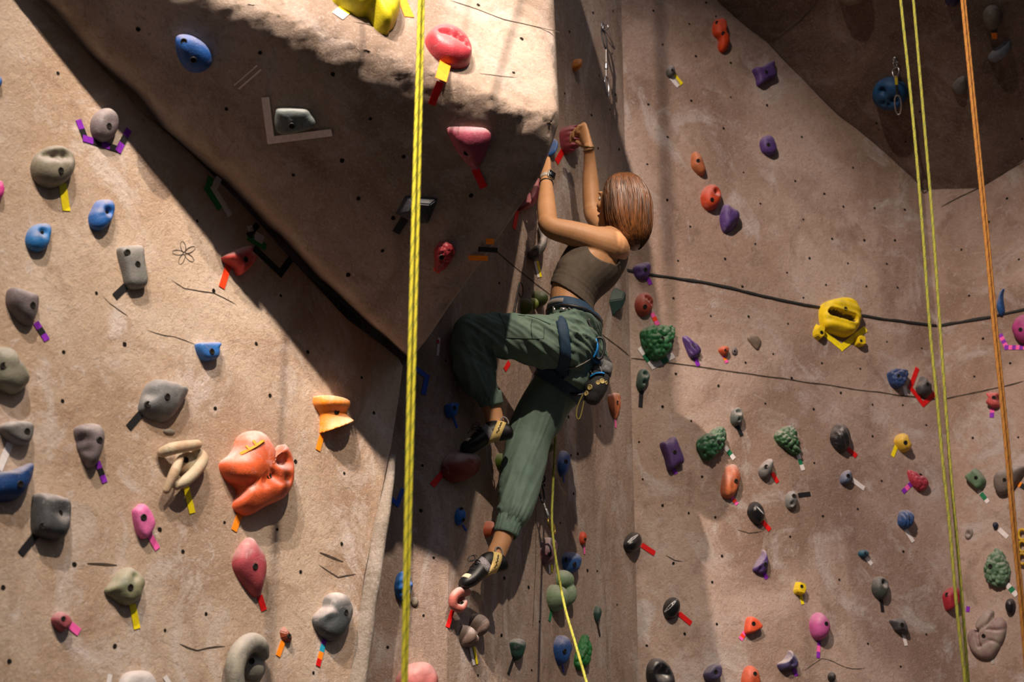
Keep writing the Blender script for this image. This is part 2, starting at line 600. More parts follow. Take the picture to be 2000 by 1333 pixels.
# back side (hidden), so the block is solid
outer = pv[:len(D3) + 1]
bk = [bm.verts.new(v.co + (V((0, 1.6, 1.0)) if i < 9 else V((v.co.x / v.co.y * 1.6 * min(1.1, 0.2 * (i - 8)), 1.6, 0.42)))) for i, v in enumerate(outer)]
for i in range(len(outer) - 1):
    bm.faces.new((outer[i], outer[i + 1], bk[i + 1], bk[i]))
tb = [bm.verts.new(v.co + V((0, 1.6, 1.0))) for v in (tv[0], tv[-1])]
bm.faces.new((pv[0], tv[0], tb[0], bk[0]))
bm.faces.new((tv[-1], ev[-1], bk[-1], tb[1]))
bm.faces.new(list(tv) + [tb[1], tb[0]])
bm.faces.new(list(bk) + [tb[1], tb[0]])
bmesh.ops.triangulate(bm, faces=[f for f in bm.faces if len(f.verts) > 4])
bm = remesh(bm, 0.016, 5)
segs = [(C, A2), (C, T), (C, C + up * 1.6)] + [(D3[i], D3[i + 1]) for i in range(8, len(D3) - 1)]
moves = []
for v in bm.verts:
    d1 = seg_dist(v.co, C, A2)
    d2 = min(seg_dist(v.co, a, b) for a, b in segs[1:])
    nn = v.normal
    off = V((0, 0, 0))
    w = max(0, 1 - d1 / 0.11)
    off -= nn * (0.016 * w * w)                                       # worn, rounded lip
    off += nn * (w * (0.016 * noise.fractal(v.co * 8, 1.0, 2.0, 4) + 0.006 * noise.fractal(v.co * 28, 1.0, 2.0, 3)))
    w2 = max(0, 1 - d2 / 0.09)
    off -= nn * (0.012 * w2 * w2)
    off += nn * (w2 * 0.009 * noise.fractal(v.co * 8, 1.0, 2.0, 4))
    moves.append(off)
for v, m_ in zip(bm.verts, moves): v.co += m_
discs(bm, PDK, NUTS['PD'], 0.0075)
discs(bm, PLIT, NUTS['PL'], 0.0075)
seam(bm, PLIT, [(880, 2), (935, 20), (985, 38), (1040, 52), (1094, 64)], 0.003)
seam(bm, PLIT, [(935, 143), (980, 150), (1010, 153)], 0.0018, jit=0.01)
seam(bm, PLIT, [(690, 42), (715, 47), (760, 60)], 0.0018, jit=0.01)
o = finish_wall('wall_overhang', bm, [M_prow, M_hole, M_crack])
o.data.polygons.foreach_set('use_smooth', [True] * len(o.data.polygons))

# upper right overhang: two under faces meeting at a fold
bm = bmesh.new()
left = [PR.hit(x, y) for x, y in [(1180, -220), (1400, 0), (1450, 45), (1500, 84), (1580, 168), (1640, 226), (1700, 272), (1780, 345), (1836, 405)]]
right = [PF.hit(x, y) for x, y in [(1836, 405), (1912, 368), (2000, 312), (2150, 215)]]
w0 = PU1.hit(1872, -220)
lv = [bm.verts.new(p) for p in left]
wv = bm.verts.new(w0)
for i in range(len(lv) - 1): bm.faces.new((lv[i], lv[i + 1], wv))
rv = [lv[-1]] + [bm.verts.new(p) for p in right[1:]]
we = bm.verts.new(PU2.hit(2250, -220))
for i in range(len(rv) - 1): bm.faces.new((rv[i], rv[i + 1], wv if i < 2 else we))
bm.faces.new((rv[2], we, wv))
bmesh.ops.recalc_face_normals(bm, faces=bm.faces[:])
for f in bm.faces: f.material_index = 0
discs(bm, PU1, NUTS['U1']); discs(bm, PU2, NUTS['U2'])
seam(bm, PU1, [(1500, 84), (1525, 70), (1560, 44), (1590, 12), (1600, -10)], 0.003)
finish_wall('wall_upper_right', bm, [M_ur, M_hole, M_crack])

# floor of the hall, below the frame
bm = bmesh.new()
bm.faces.new([bm.verts.new(p) for p in ((-4, -1, 0), (4.5, -1, 0), (4.5, 8, 0), (-4, 8, 0))])
M_floor = plain('floor_matting', (0.06, 0.06, 0.065), 0.8, var=0.2, scale=6)
finish_wall('floor', bm, [M_floor])

# ------------------------------------------------------------------ light
def spot(name, loc, aim, watts, col, cone, blend=0.35, rad=0.06):
    d = bpy.data.lights.new(name, 'SPOT')
    d.energy = watts; d.color = col; d.spot_size = radians(cone); d.spot_blend = blend; d.shadow_soft_size = rad
    o = bpy.data.objects.new(name, d)
    o.location = loc
    o.rotation_euler = (V(aim) - V(loc)).to_track_quat('-Z', 'Y').to_euler()
    COL.objects.link(o)
    return o

spot('spot_lamp', (-1.75, -0.4, 9.1), (0.95, 6.5, 3.3), 4300, (1.0, 0.80, 0.66), 36, 0.75, 0.05)
spot('spot_lamp', (-0.9, -0.2, 9.2), (-1.2, 4.85, 2.7), 2200, (1.0, 0.85, 0.72), 34, 0.5, 0.05)
spot('spot_lamp', (1.45, 0.3, 8.8), (-0.25, 5.5, 3.2), 2350, (1.0, 0.82, 0.64), 36, 0.75, 0.05)
spot('spot_lamp', (1.05, 3.7, 9.6), (0.22, 5.95, 3.7), 380, (1.0, 0.78, 0.55), 32, 0.7, 0.06)
w = bpy.data.worlds.new('world'); SC.world = w; w.use_nodes = True
nt = w.node_tree
tc = N(nt, 'ShaderNodeTexCoord'); sp = N(nt, 'ShaderNodeSeparateXYZ'); L(nt, tc.outputs['Generated'], sp.inputs[0])
mr = N(nt, 'ShaderNodeMapRange'); mr.inputs[1].default_value = 0.1; mr.inputs[2].default_value = 0.9
mr.inputs[3].default_value = 0.0; mr.inputs[4].default_value = 1.0
L(nt, sp.outputs['Z'], mr.inputs[0])
L(nt, mix(nt, mr.outputs[0], (0.012, 0.011, 0.012), (0.56, 0.57, 0.66)), nt.nodes['Background'].inputs[0])
nt.nodes['Background'].inputs[1].default_value = 0.85
SC.view_settings.view_transform = 'Standard'
SC.view_settings.look = 'None'
SC.view_settings.exposure = 0.0
# ------------------------------------------------------------------ climbing holds and tape
def ell(cx, cy, rx, ry, rot=0, n=10, egg=0.0):
    a0 = radians(rot)
    out = []
    for i in range(n):
        t = 2 * pi * i / n
        x = rx * cos(t) * (1 + egg * sin(t)); y = ry * sin(t)
        out.append((cx + x * cos(a0) - y * sin(a0), cy + x * sin(a0) + y * cos(a0)))
    return out


def closed_cr(pts, n):
    m = len(pts)
    out = []
    # arc-length-ish sampling of a closed Catmull-Rom
    dense = []
    for i in range(m):
        p0, p1, p2, p3 = pts[i - 1], pts[i], pts[(i + 1) % m], pts[(i + 2) % m]
        for j in range(8):
            f = j / 8
            dense.append(0.5 * ((2 * p1) + (p2 - p0) * f + (2 * p0 - 5 * p1 + 4 * p2 - p3) * f * f + (3 * p1 - p0 - 3 * p2 + p3) * f ** 3))
    d = [0]
    for i in range(len(dense)): d.append(d[-1] + (dense[(i + 1) % len(dense)] - dense[i]).length)
    tot = d[-1]
    k = 0
    for i in range(n):
        t = tot * i / n
        while d[k + 1] < t: k += 1
        f = (t - d[k]) / max(1e-9, d[k + 1] - d[k])
        out.append(dense[k].lerp(dense[(k + 1) % len(dense)], f))
    return out


HOLDS = {}
M_pocket = plain('pocket_shade', (0.10, 0.075, 0.055), 0.9, var=0.4, scale=60, spec=0.1)  # worn slot interior, its shade painted in as dark brown
def base_frame(wall, pts, h):
    pl = WALLS[wall]
    P = [pl.hit(x, y, h * 0.35) for x, y in pts]
    P = [p - pl.n * ((p - pl.o).dot(pl.n)) for p in P]
    c = sum(P, V((0, 0, 0))) / len(P)
    Q = [V(((p - c).dot(pl.u), (p - c).dot(pl.v))) for p in P]
    # a hold seen from the side shows its height: make its foot that much narrower
    a = V(proj(c)); b = V(proj(c + pl.n * h))
    px = (b - a).x
    E = (max(x for x, y in pts) - min(x for x, y in pts)) / 2
    s = max(0.45, 1 - 0.5 * abs(px) / max(2 * E, 1))
    Q = [V((q.x * s, q.y)) for q in Q]
    return pl, c, Q


def hold(label, wall, pts, h, col, group='climbing holds', prof=(0.75, 0.85), peak=(0, 0), dents=(), noise_a=0.05, bolts=(), chalk=0.55,
         rough=0.55, dark=None, cells=None, facets=False, bands=None, n=44, name='climbing_hold', mat=None, sharp=False, ridges=None, ftop=0.45, slot=None):
    """A moulded hold: outline traced on the wall, domed towards the climber.
    dents: (px, py, radius_px, depth m); bolts: (px, py); cells: (frequency, amplitude) pebbled surface."""
    if wall == 'L': h *= 0.74
    pl, c, Q = base_frame(wall, pts, h)
    if cells or slot or ridges: n = 88
    if facets or sharp: ring0 = Q
    else: ring0 = closed_cr([V((q.x, q.y)) for q in Q], n)
    nn = len(ring0)
    R = 3 if facets else (26 if (cells or slot or ridges) else 13)
    if cells or slot: n = 88
    pk = V((0, 0))
    size = max(q.length for q in ring0)
    pk = V((peak[0] * size, -peak[1] * size))
    rings = []
    for i in range(R):
        a = (pi / 2) * i / R
        f = cos(a) ** prof[0]
        z = h * sin(a) ** prof[1]
        if facets: f, z = (1, (0.98 if ftop > 0.6 else 0.9), ftop)[i], (0, h * 0.12, h * 0.85)[i]
        t = z / h
        rings.append([(q * f + pk * t, z) for q in ring0])
    if not facets:                                   # flat cap, so hollows near the middle have mesh to bend
        fl = f
        kk = max(2, int(fl * R * 0.7))
        for i in range(1, kk):
            g = 1 - i / kk
            zz = z + (h - z) * (1 - g * g)
            rings.append([(q * (fl * g) + pk * (zz / h), zz) for q in ring0])
    dl = []
    for (dx, dy, dr, dd) in dents:
        w = pl.hit(dx, dy, h * 0.7) - c
        e = pl.hit(dx + dr, dy, h * 0.7) - c
        f = pl.hit(dx, dy + dr, h * 0.7) - c
        rad = max((e - w).length * (1 if wall not in ('C2',) else 0.6), (f - w).length * 0.9)
        dl.append((V((w.dot(pl.u), w.dot(pl.v))), rad, dd))
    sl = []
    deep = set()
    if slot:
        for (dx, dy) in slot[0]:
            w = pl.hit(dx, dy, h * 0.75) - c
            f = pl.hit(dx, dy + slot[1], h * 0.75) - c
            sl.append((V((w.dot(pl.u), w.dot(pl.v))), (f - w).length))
    bm = bmesh.new()
    seed = V((hash(label) % 97, hash(label) % 53 * 0.7, 0)) if False else V((c.x * 3.1, c.z * 2.3, c.y))
    def place(q, z, edge):
        p2 = V((q.x, q.y, z))
        dz = 0.0
        if not edge:
            for (o2, rad, dd) in dl:
                d2 = (V((q.x, q.y)) - o2).length / rad
                if d2 < 2.2: dz -= dd * math.exp(-d2 * d2 * 1.4)
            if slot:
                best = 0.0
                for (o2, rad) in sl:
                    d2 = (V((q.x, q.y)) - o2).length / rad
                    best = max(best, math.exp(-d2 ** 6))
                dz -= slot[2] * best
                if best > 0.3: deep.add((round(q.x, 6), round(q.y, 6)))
            if noise_a: dz += size * noise_a * noise.fractal((p2 + seed) * (1.3 / size), 1.0, 2.0, 3) * min(1, z / (h * 0.3))
            if ridges: dz += ridges[1] * sin((q.x * cos(radians(ridges[2])) + q.y * sin(radians(ridges[2]))) * ridges[0]) * min(1, z / (h * 0.4))
        p = c + pl.u * q.x + pl.v * q.y + pl.n * (z + dz)
        if cells and z > 0.0:
            dist, _ = noise.voronoi(p * cells[0])
            bulge = max(0, 1 - dist[0] * 1.15) ** 0.6
            p += (pl.n * 0.75 + (pl.u * q.x + pl.v * q.y).normalized() * 0.5) * ((bulge - 0.45) * cells[1])
        return p
    vs = []
    low = [bm.verts.new(place(q, -0.006, True)) for q, z in rings[0]]
    vs.append(low)
    dark_v = set()
    for i, r in enumerate(rings):
        row = []
        for q, z in r:
            v = bm.verts.new(place(q, z, i == 0)); row.append(v)
            if (round(q.x, 6), round(q.y, 6)) in deep: dark_v.add(v)
        vs.append(row)
    for i in range(len(vs) - 1):
        for j in range(nn):
            k = (j + 1) % nn
            bm.faces.new((vs[i][j], vs[i][k], vs[i + 1][k], vs[i + 1][j]))
    if facets:
        bm.faces.new(vs[-1])
    else:
        ct = bm.verts.new(place(pk, h, False))
        if (round(pk.x, 6), round(pk.y, 6)) in deep: dark_v.add(ct)
        for j in range(nn): bm.faces.new((vs[-1][j], vs[-1][(j + 1) % nn], ct))
    bm.faces.new(list(reversed(low)))
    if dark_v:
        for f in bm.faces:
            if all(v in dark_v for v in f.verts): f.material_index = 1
    bm.normal_update()
    mat = mat or hold_mat(col, chalk, rough, dark)
    if facets:
        bmesh.ops.bevel(bm, geom=[e for e in bm.edges if e.calc_face_angle(0) > 0.3], offset=min(0.004, size * 0.08), segments=2, affect='EDGES')
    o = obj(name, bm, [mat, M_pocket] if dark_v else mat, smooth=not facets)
    finish_hold(o, label, group, pl, c, h, bolts, size)
    return o


def finish_hold(o, label, group, pl, c, h, bolts, size):
    me = o.data
    tree = bvhtree.BVHTree.FromPolygons([v.co.copy() for v in me.vertices], [tuple(p.vertices) for p in me.polygons])
    for v in me.vertices: v.co -= c
    o.location = c
    tag(o, label, 'climbing hold', group)
    for (bx, by) in bolts:
        d = ray(bx, by)
        r = tree.ray_cast(CAM, d.normalized())
        if r[0] is None: continue
        p = r[0]
        nrm = (pl.n * 1.2 + r[1]).normalized()
        br = min(0.0095, size * 0.2)
        bm = bmesh.new()
        u = nrm.orthogonal().normalized(); w = nrm.cross(u)
        prof_ = [(1.15, -0.006, 0), (1.15, 0.0008, 0), (1.0, 0.0018, 0), (0.86, 0.0020, 0), (0.80, 0.0009, 1), (0.3, 0.0009, 1)]
        ring_loft(bm, [[p + u * (br * a * cos(2 * pi * j / 14)) + w * (br * a * sin(2 * pi * j / 14)) + nrm * z for j in range(14)] for a, z, m_ in prof_], cap=True)
        bm.faces.ensure_lookup_table()
        for f in bm.faces:
            f.material_index = 1 if max((v.co - p).length for v in f.verts) < br * 0.9 else 0
        obj('bolt', bm, [M_bolt, M_hole], o)
    HOLDS[label] = o


TAPE_COL = {
 'red': (0.62, 0.008, 0.008), 'black': (0.012, 0.012, 0.014), 'white': (0.72, 0.68, 0.68), 'yellow': (0.88, 0.72, 0.01),
 'purple': (0.22, 0.02, 0.42), 'pink': (0.85, 0.12, 0.42), 'orange': (0.95, 0.26, 0.01), 'blue': (0.01, 0.06, 0.42),
 'green': (0.01, 0.16, 0.07), 'cyan': (0.02, 0.33, 0.50), 'grey': (0.36, 0.33, 0.31), 'pale': (0.80, 0.70, 0.64), 'scarlet': (0.85, 0.05, 0.01), 'bright_green': (0.02, 0.22, 0.05)}
TAPE_M = {k: plain('tape_' + k, v, 0.5, var=0.1, scale=60, spec=0.3) for k, v in TAPE_COL.items()}


def tape(label, wall, runs, group='tape markers on the climbing wall', name='tape_marker', width=11, off=0.0022):
    """runs: list of (points px, [colours], width px or None, wall or None). Each colour takes an equal share of the run."""
    bm = bmesh.new()
    cols = []
    for run in runs:
        pts, cs = run[0], run[1]
        wd = run[2] if len(run) > 2 and run[2] else width
        pl = WALLS[run[3] if len(run) > 3 else wall]
        P = [pl.hit(x, y, off) for x, y in pts]
        wm = (pl.hit(pts[0][0], pts[0][1] + wd, off) - P[0]).length / 2 * 0.96
        if wall in ('C2',) or (len(run) > 3 and run[3] == 'C2'): wm *= 1.0
        seg = [(P[i + 1] - P[i]).length for i in range(len(P) - 1)]
        tot = sum(seg)
        cuts = [tot * i / len(cs) for i in range(len(cs) + 1)]
        acc = 0
        for i in range(len(seg)):
            d = (P[i + 1] - P[i]).normalized()
            s = pl.n.cross(d).normalized()
            for k, cname in enumerate(cs):
                a = max(acc, cuts[k]); b = min(acc + seg[i], cuts[k + 1])
                if b - a < 1e-5: continue
                if cname not in cols: cols.append(cname)
                p = P[i] + d * (a - acc); q = P[i] + d * (b - acc)
                if i > 0 and a == acc: p = p - d * (wm * 0.9)
                if i < len(seg) - 1 and b >= acc + seg[i] - 1e-6: q = q + d * (wm * 0.9)
                lift = pl.n * (0.00025 * i)
                box(bm, (p + q) / 2 + lift, d, s, pl.n, (q - p).length / 2, wm, 0.0006, cols.index(cname))
            acc += seg[i]
    o = obj(name, bm, [TAPE_M[c] for c in cols], smooth=False)
    centre_origin(o)
    tag(o, label, 'tape marker', group)
    return o


GREY = (0.20, 0.20, 0.19); DGREY = (0.085, 0.088, 0.09); PGREY = (0.17, 0.14, 0.15); CREAM = (0.47, 0.40, 0.28)
BLUE = (0.02, 0.12, 0.42); NAVY = (0.02, 0.05, 0.15); RED = (0.42, 0.05, 0.04); DRED = (0.20, 0.035, 0.03); PINK = (0.62, 0.10, 0.35)
ORANGE = (0.70, 0.10, 0.02); PURPLE = (0.09, 0.045, 0.20); GREEN = (0.02, 0.14, 0.05); DGREEN = (0.02, 0.065, 0.05); YELLOW = (0.85, 0.62, 0.01)
BLACK = (0.012, 0.012, 0.014); LIME = (0.12, 0.16, 0.02); SAGE = (0.20, 0.29, 0.17); ROSE = (0.50, 0.16, 0.15); BROWN = (0.16, 0.11, 0.09)
CHALKY = (0.55, 0.52, 0.52)
GL = 'climbing holds on the left panel'; GO = 'climbing holds on the overhang'; GC = 'climbing holds on the centre wall'
GR = 'climbing holds on the right wall'; GF = 'climbing holds on the far right walls'

# ---- left panel
hold('purple-grey ball hold ringed by a purple and black tape chain', 'L', ell(206, 243, 29, 33), 0.062, PGREY, GL, prof=(0.6, 0.9), bolts=[(213, 246)])
tape('purple and black tape chain cupping the purple-grey ball hold', 'L', [([(153, 234), (167, 271), (232, 292), (252, 253)], ['purple', 'black', 'purple', 'black', 'purple', 'black', 'purple', 'black', 'purple'], 13)])
hold('large olive-grey dome hold with a dark finger slot, upper left', 'L', ell(106, 324, 45, 41), 0.085, (0.21, 0.19, 0.14), GL, prof=(0.6, 0.9), dents=[(92, 302, 10, 0.03), (108, 304, 11, 0.034), (126, 305, 10, 0.03)], bolts=[(119, 333)], noise_a=0.02)
tape('yellow tape strip below the large olive-grey slotted dome hold', 'L', [([(122, 358), (130, 412)], ['yellow'], 17)])
hold('blue jug hold right of the yellow tape, leaning right', 'L', [(190,392),(205,388),(221,391),(226,405),(219,430),(206,445),(190,449),(177,440),(174,420),(181,405)], 0.055, BLUE, GL, dents=[(211, 414, 8, 0.022)], bolts=[(210, 413)], peak=(0.05, 0.1))
hold('blue rounded hold at far left, below the olive-grey dome', 'L', [(58,445),(80,435),(102,439),(101,465),(92,484),(75,490),(57,483),(50,467)], 0.05, (0.02, 0.17, 0.48), GL, dents=[(84, 454, 9, 0.02)], bolts=[(83, 457)], peak=(0, 0.15))
hold('grey oblong block hold with two bolt holes', 'L', [(228,484),(240,480),(275,480),(279,492),(283,520),(289,548),(286,562),(265,565),(248,558),(240,530),(232,505)], 0.055, GREY, GL, prof=(0.35, 0.7), bolts=[(249, 493), (269, 516)], noise_a=0.015, dents=[(238, 520, 8, 0.012)])
tape('black tape strip below the grey oblong block hold', 'L', [([(247, 558), (224, 580)], ['black'], 14)])
hold('red pinch hold with a chalked pitted top, on the panel edge', 'L', [(433,501),(445,492),(465,485),(491,481),(493,492),(503,506),(490,525),(470,538),(458,522),(440,511)], 0.07, (0.55, 0.06, 0.05), GL, dents=[(452, 520, 10, 0.02), (503, 488, 8, 0.02)], bolts=[(480, 507)], prof=(0.5, 0.8), chalk=0.7)
tape('red-orange tape strip below the red pinch hold', 'L', [([(446, 520), (433, 562)], ['scarlet'], 14)])
hold('purple-grey half-dome hold at far left with purple tape', 'L', [(14,568),(22,561),(55,572),(80,582),(78,615),(66,635),(46,630),(25,610),(13,590)], 0.07, PGREY, GL, bolts=[(64, 596)], noise_a=0.02, peak=(-0.05, -0.1))
tape('purple tape strip with a black band below the half-dome hold', 'L', [([(70, 630), (92, 665)], ['purple', 'black', 'purple'], 14)])
hold('small blue wedge hold in the middle of the left panel', 'L', [(381,672),(395,669),(432,671),(429,682),(426,701),(400,704),(389,694)], 0.05, (0.03, 0.16, 0.50), GL, prof=(0.45, 0.7), bolts=[(414, 687)], noise_a=0.02)
hold('grey winged hold pointing right with a black tape', 'L', [(286,752),(298,745),(325,750),(355,760),(372,768),(362,790),(340,818),(320,824),(290,815),(272,800),(276,775)], 0.075, (0.17, 0.175, 0.18), GL, bolts=[(327, 775), (289, 790)], noise_a=0.03, dents=[(296, 770, 10, 0.014)], peak=(0.05, -0.2))
tape('black tape strip below the grey winged hold', 'L', [([(279, 804), (251, 836)], ['black'], 15)])
hold('pale grey-green lump hold cut by the left frame edge', 'L', [(-22,690),(-5,676),(20,680),(28,698),(45,715),(60,738),(60,752),(38,768),(15,764),(-15,745)], 0.085, (0.25, 0.24, 0.18), GL, bolts=[(8, 714)], noise_a=0.04)
hold('grey flat-topped hold at far left with white tape', 'L', [(-2,833),(18,823),(60,826),(67,840),(60,864),(45,871),(20,862),(4,848)], 0.06, (0.15, 0.145, 0.14), GL, prof=(0.4, 0.7), bolts=[(53, 843)], noise_a=0.03, chalk=0.8)
tape('white tape strip below the flat-topped grey hold', 'L', [([(20, 866), (-2, 918)], ['white'], 15)])
hold('purple-grey skull-shaped hold with a deep hollow', 'L', [(145,840),(153,830),(175,826),(198,831),(207,850),(203,880),(191,908),(178,914),(168,902),(151,872)], 0.075, PGREY, GL, dents=[(164, 860, 15, 0.032), (172, 880, 9, 0.02)], bolts=[(195, 860)], noise_a=0.02)
tape('purple tape strip with a black band below the skull-shaped hold', 'L', [([(190, 902), (205, 943)], ['purple', 'black', 'purple'], 13)])
hold('deep blue half-moon hold cut by the left frame edge', 'L', [(-30,930),(15,922),(45,912),(63,907),(69,915),(62,945),(45,970),(20,979),(-25,972)], 0.08, (0.012, 0.06, 0.22), GL, bolts=[(40, 946)], noise_a=0.02, peak=(0, -0.1))
hold('large dark grey jug hold with a chalky top, left side', 'L', [(64,970),(75,962),(100,965),(130,974),(141,986),(139,1030),(128,1053),(110,1054),(75,1046),(62,1030)], 0.085, (0.075, 0.08, 0.085), GL, prof=(0.5, 0.8), bolts=[(117, 1003), (84, 1027)], dents=[(122, 1000, 18, 0.016)], chalk=0.75, noise_a=0.03)
tape('long black tape strip below the large dark grey jug', 'L', [([(71, 1044), (40, 1083)], ['black'], 16)])
hold('pink flat hold on the lower left panel', 'L', [(258,1000),(266,990),(276,984),(290,995),(303,1022),(300,1036),(284,1053),(268,1040)], 0.045, (0.75, 0.16, 0.42), GL, prof=(0.4, 0.6), bolts=[(281, 1011)], noise_a=0.02, chalk=0.4)
tape('pink tape strip below the pink flat hold', 'L', [([(290, 1042), (308, 1073)], ['pink'], 14)])
hold('rose-red lens-shaped hold tapering to a point', 'L', [(485,1051),(500,1066),(517,1090),(523,1115),(519,1145),(508,1168),(490,1155),(466,1127),(454,1102),(462,1075)], 0.07, (0.42, 0.07, 0.09), GL, bolts=[(499, 1107)], noise_a=0.01, chalk=0.9, peak=(0, -0.15))
tape('red tape strip below the rose-red lens hold', 'L', [([(507, 1164), (516, 1193)], ['red'], 15)])
hold('pale olive winged hold over a carved groove, lower left', 'L', [(204,1155),(220,1133),(235,1115),(255,1108),(275,1119),(287,1137),(281,1157),(271,1175),(250,1183),(226,1172)], 0.065, (0.30, 0.28, 0.17), GL, bolts=[(255, 1148)], dents=[(228, 1162, 12, 0.012), (262, 1128, 8, 0.01)], noise_a=0.05, dark=(0.05, 0.10, 0.05))
tape('yellow tape strip below the pale olive winged hold', 'L', [([(259, 1181), (268, 1229)], ['yellow'], 16)])
hold('small dusky red nub hold at lower left', 'L', [(100,1212),(112,1196),(130,1200),(141,1215),(133,1229),(118,1234)], 0.045, (0.40, 0.09, 0.11), GL, prof=(0.5, 0.8), bolts=[(124, 1209)], noise_a=0.03)
tape('short pink tape strip beside the dusky red nub', 'L', [([(134, 1219), (155, 1236)], ['pink'], 17)])
hold('small brown-red chip hold above an orange tape', 'L', [(546,1232),(556,1221),(567,1236),(576,1251),(570,1258),(557,1254),(549,1248)], 0.035, (0.30, 0.06, 0.02), GL, facets=True, bolts=[(565, 1243)])
tape('orange tape strip below the small brown-red chip', 'L', [([(553, 1254), (543, 1282)], ['orange'], 12)])
hold('dark grey two-lobed knob hold at the foot of the panel', 'L', [(634,1184),(640,1165),(660,1157),(680,1164),(693,1190),(688,1215),(675,1240),(655,1254),(635,1246),(615,1225),(612,1206),(624,1192)], 0.08, (0.07, 0.08, 0.085), GL, bolts=[(676, 1197)], dents=[(628, 1193, 7, 0.02), (640, 1215, 10, 0.012)], chalk=0.9, noise_a=0.03, prof=(0.6, 0.85))
tape('tape strip banded purple, cyan, orange and red', 'L', [([(635, 1246), (621, 1302)], ['purple', 'cyan', 'orange', 'red'], 12)])
hold('magenta hold sliver at the left frame edge', 'L', [(-18,357),(0,352),(7,362),(9,378),(1,391),(-15,389)], 0.04, (0.75, 0.06, 0.32), GL)
hold('tiny blue hold sliver at the upper left frame edge', 'L', [(-12,152),(0,150),(4,163),(0,172),(-10,174)], 0.03, BLUE, GL)
hold('chalk-white hold peeking in at the bottom left', 'L', [(232,1338),(245,1316),(270,1310),(295,1314),(312,1338),(300,1355),(245,1355)], 0.05, CHALKY, GL, chalk=1.0)
tape('white tape end left of the chalk-white bottom hold', 'L', [([(215, 1318), (211, 1345)], ['white'], 11)])
tape('white tape end right of the chalk-white bottom hold', 'L', [([(322, 1322), (336, 1345)], ['white'], 11)])

# the big orange boulder hold
hold('big orange boulder hold with folds, largest on the left panel', 'L', [(468,852),(490,840),(512,846),(530,875),(545,897),(557,869),(570,882),(579,910),(578,950),(560,975),(520,992),(490,1006),(468,998),(460,985),(468,955),(440,930),(430,902),(450,886),(462,870)], 0.12, (0.75, 0.13, 0.04), GL,
     dents=[(545, 900, 11, 0.05), (478, 950, 10, 0.022), (495, 946, 9, 0.022), (512, 940, 9, 0.022), (528, 930, 9, 0.02), (540, 940, 7, 0.016), (556, 905, 10, 0.02), (558, 935, 8, 0.02)], noise_a=0.05, chalk=1.0, bolts=[(526, 930)], n=64, prof=(0.5, 0.8))
_bo = HOLDS['big orange boulder hold with folds, largest on the left panel']
_bt = wtree(_bo)
_M_paint = plain('orange_paint', (0.95, 0.27, 0.01), 0.6, var=0.2, scale=60)
for _p, _r in (([(472, 886), (486, 878), (500, 870), (512, 861)], 0.010), ([(482, 872), (490, 880)], 0.006), ([(496, 862), (503, 873)], 0.007)):
    line_on(_bt, _p, _r, 'paint_mark', _M_paint, _bo, off=0.0, flat=0.0015)
tape('orange tape strip below the big orange boulder hold', 'L', [([(470, 1000), (457, 1037)], ['orange'], 14)])

# orange hourglass hold
def hourglass():
    pl = PLP
    bm = bmesh.new()
    spine = [(645, 782), (643, 795), (647, 810), (650, 824), (653, 836)]
    sec = [(33, 0.050), (31, 0.056), (24, 0.036), (26, 0.042), (30, 0.058)]
    tl = [8, 4, 0, -8, -12]
    rings = []
    for (x, y), (wpx, d), ti in zip(resample([V(s) for s in spine], 4), resample([V(s) for s in sec], 4), resample(tl, 4)):
        p = pl.hit(x, y); w = (pl.hit(x + wpx, y + ti) - p); n_ = 22
        r = []
        for j in range(n_):
            t = 2 * pi * j / n_
            r.append(p + w * cos(t) + pl.n * (max(-0.1, sin(t)) * d * 1.25))
        rings.append(r)
    ring_loft(bm, rings)
    bm2 = remesh(bm, 0.004, 5)
    c = pl.hit(645, 812)
    o = obj('climbing_hold', bm2, hold_mat((0.85, 0.25, 0.01), 0.95, 0.5, (0.55, 0.22, 0.08), (0.72, 0.52, 0.40)))
    finish_hold(o, 'orange hourglass hold with pale lips, right of the boulder', GL, pl, c, 0.07, [(658, 805)], 0.06)
hourglass()
tape('orange tape strip below the orange hourglass hold', 'L', [([(629, 850), (621, 880)], ['orange'], 12)])

# cream hold of three crossing horns
def horns():
    pl = PLP
    bm = bmesh.new()
    q = lambda x, y, z: pl.hit(x, y, z)
    tube(bm, [q(318, 884, 0.02), q(340, 876, 0.045), q(385, 869, 0.04)], [0.018, 0.021, 0.017], n=14)
    tube(bm, [q(353, 895, 0.03), q(342, 920, 0.05), q(325, 958, 0.035)], [0.011, 0.017, 0.013], n=14)
    tube(bm, [q(385, 885, 0.02), q(396, 896, 0.03), q(385, 918, 0.04), q(362, 940, 0.05), q(345, 950, 0.04)], [0.018, 0.02, 0.02, 0.019, 0.014], n=14)
    ellipsoid(bm, q(362, 905, 0.0), [pl.u * 0.045, pl.v * 0.045, pl.n * 0.025])
    b2 = remesh(bm, 0.0035, 4)
    o = obj('climbing_hold', b2, hold_mat(CREAM, 0.4, 0.6, (0.42, 0.22, 0.12), (0.6, 0.53, 0.42)))
    finish_hold(o, 'cream hold of three crossing horns, left of the orange boulder', GL, pl, q(355, 910, 0), 0.06, [(363, 899)], 0.06)
horns()
tape('yellow tape strip below the cream horned hold', 'L', [([(363, 950), (376, 1003)], ['yellow'], 15)])

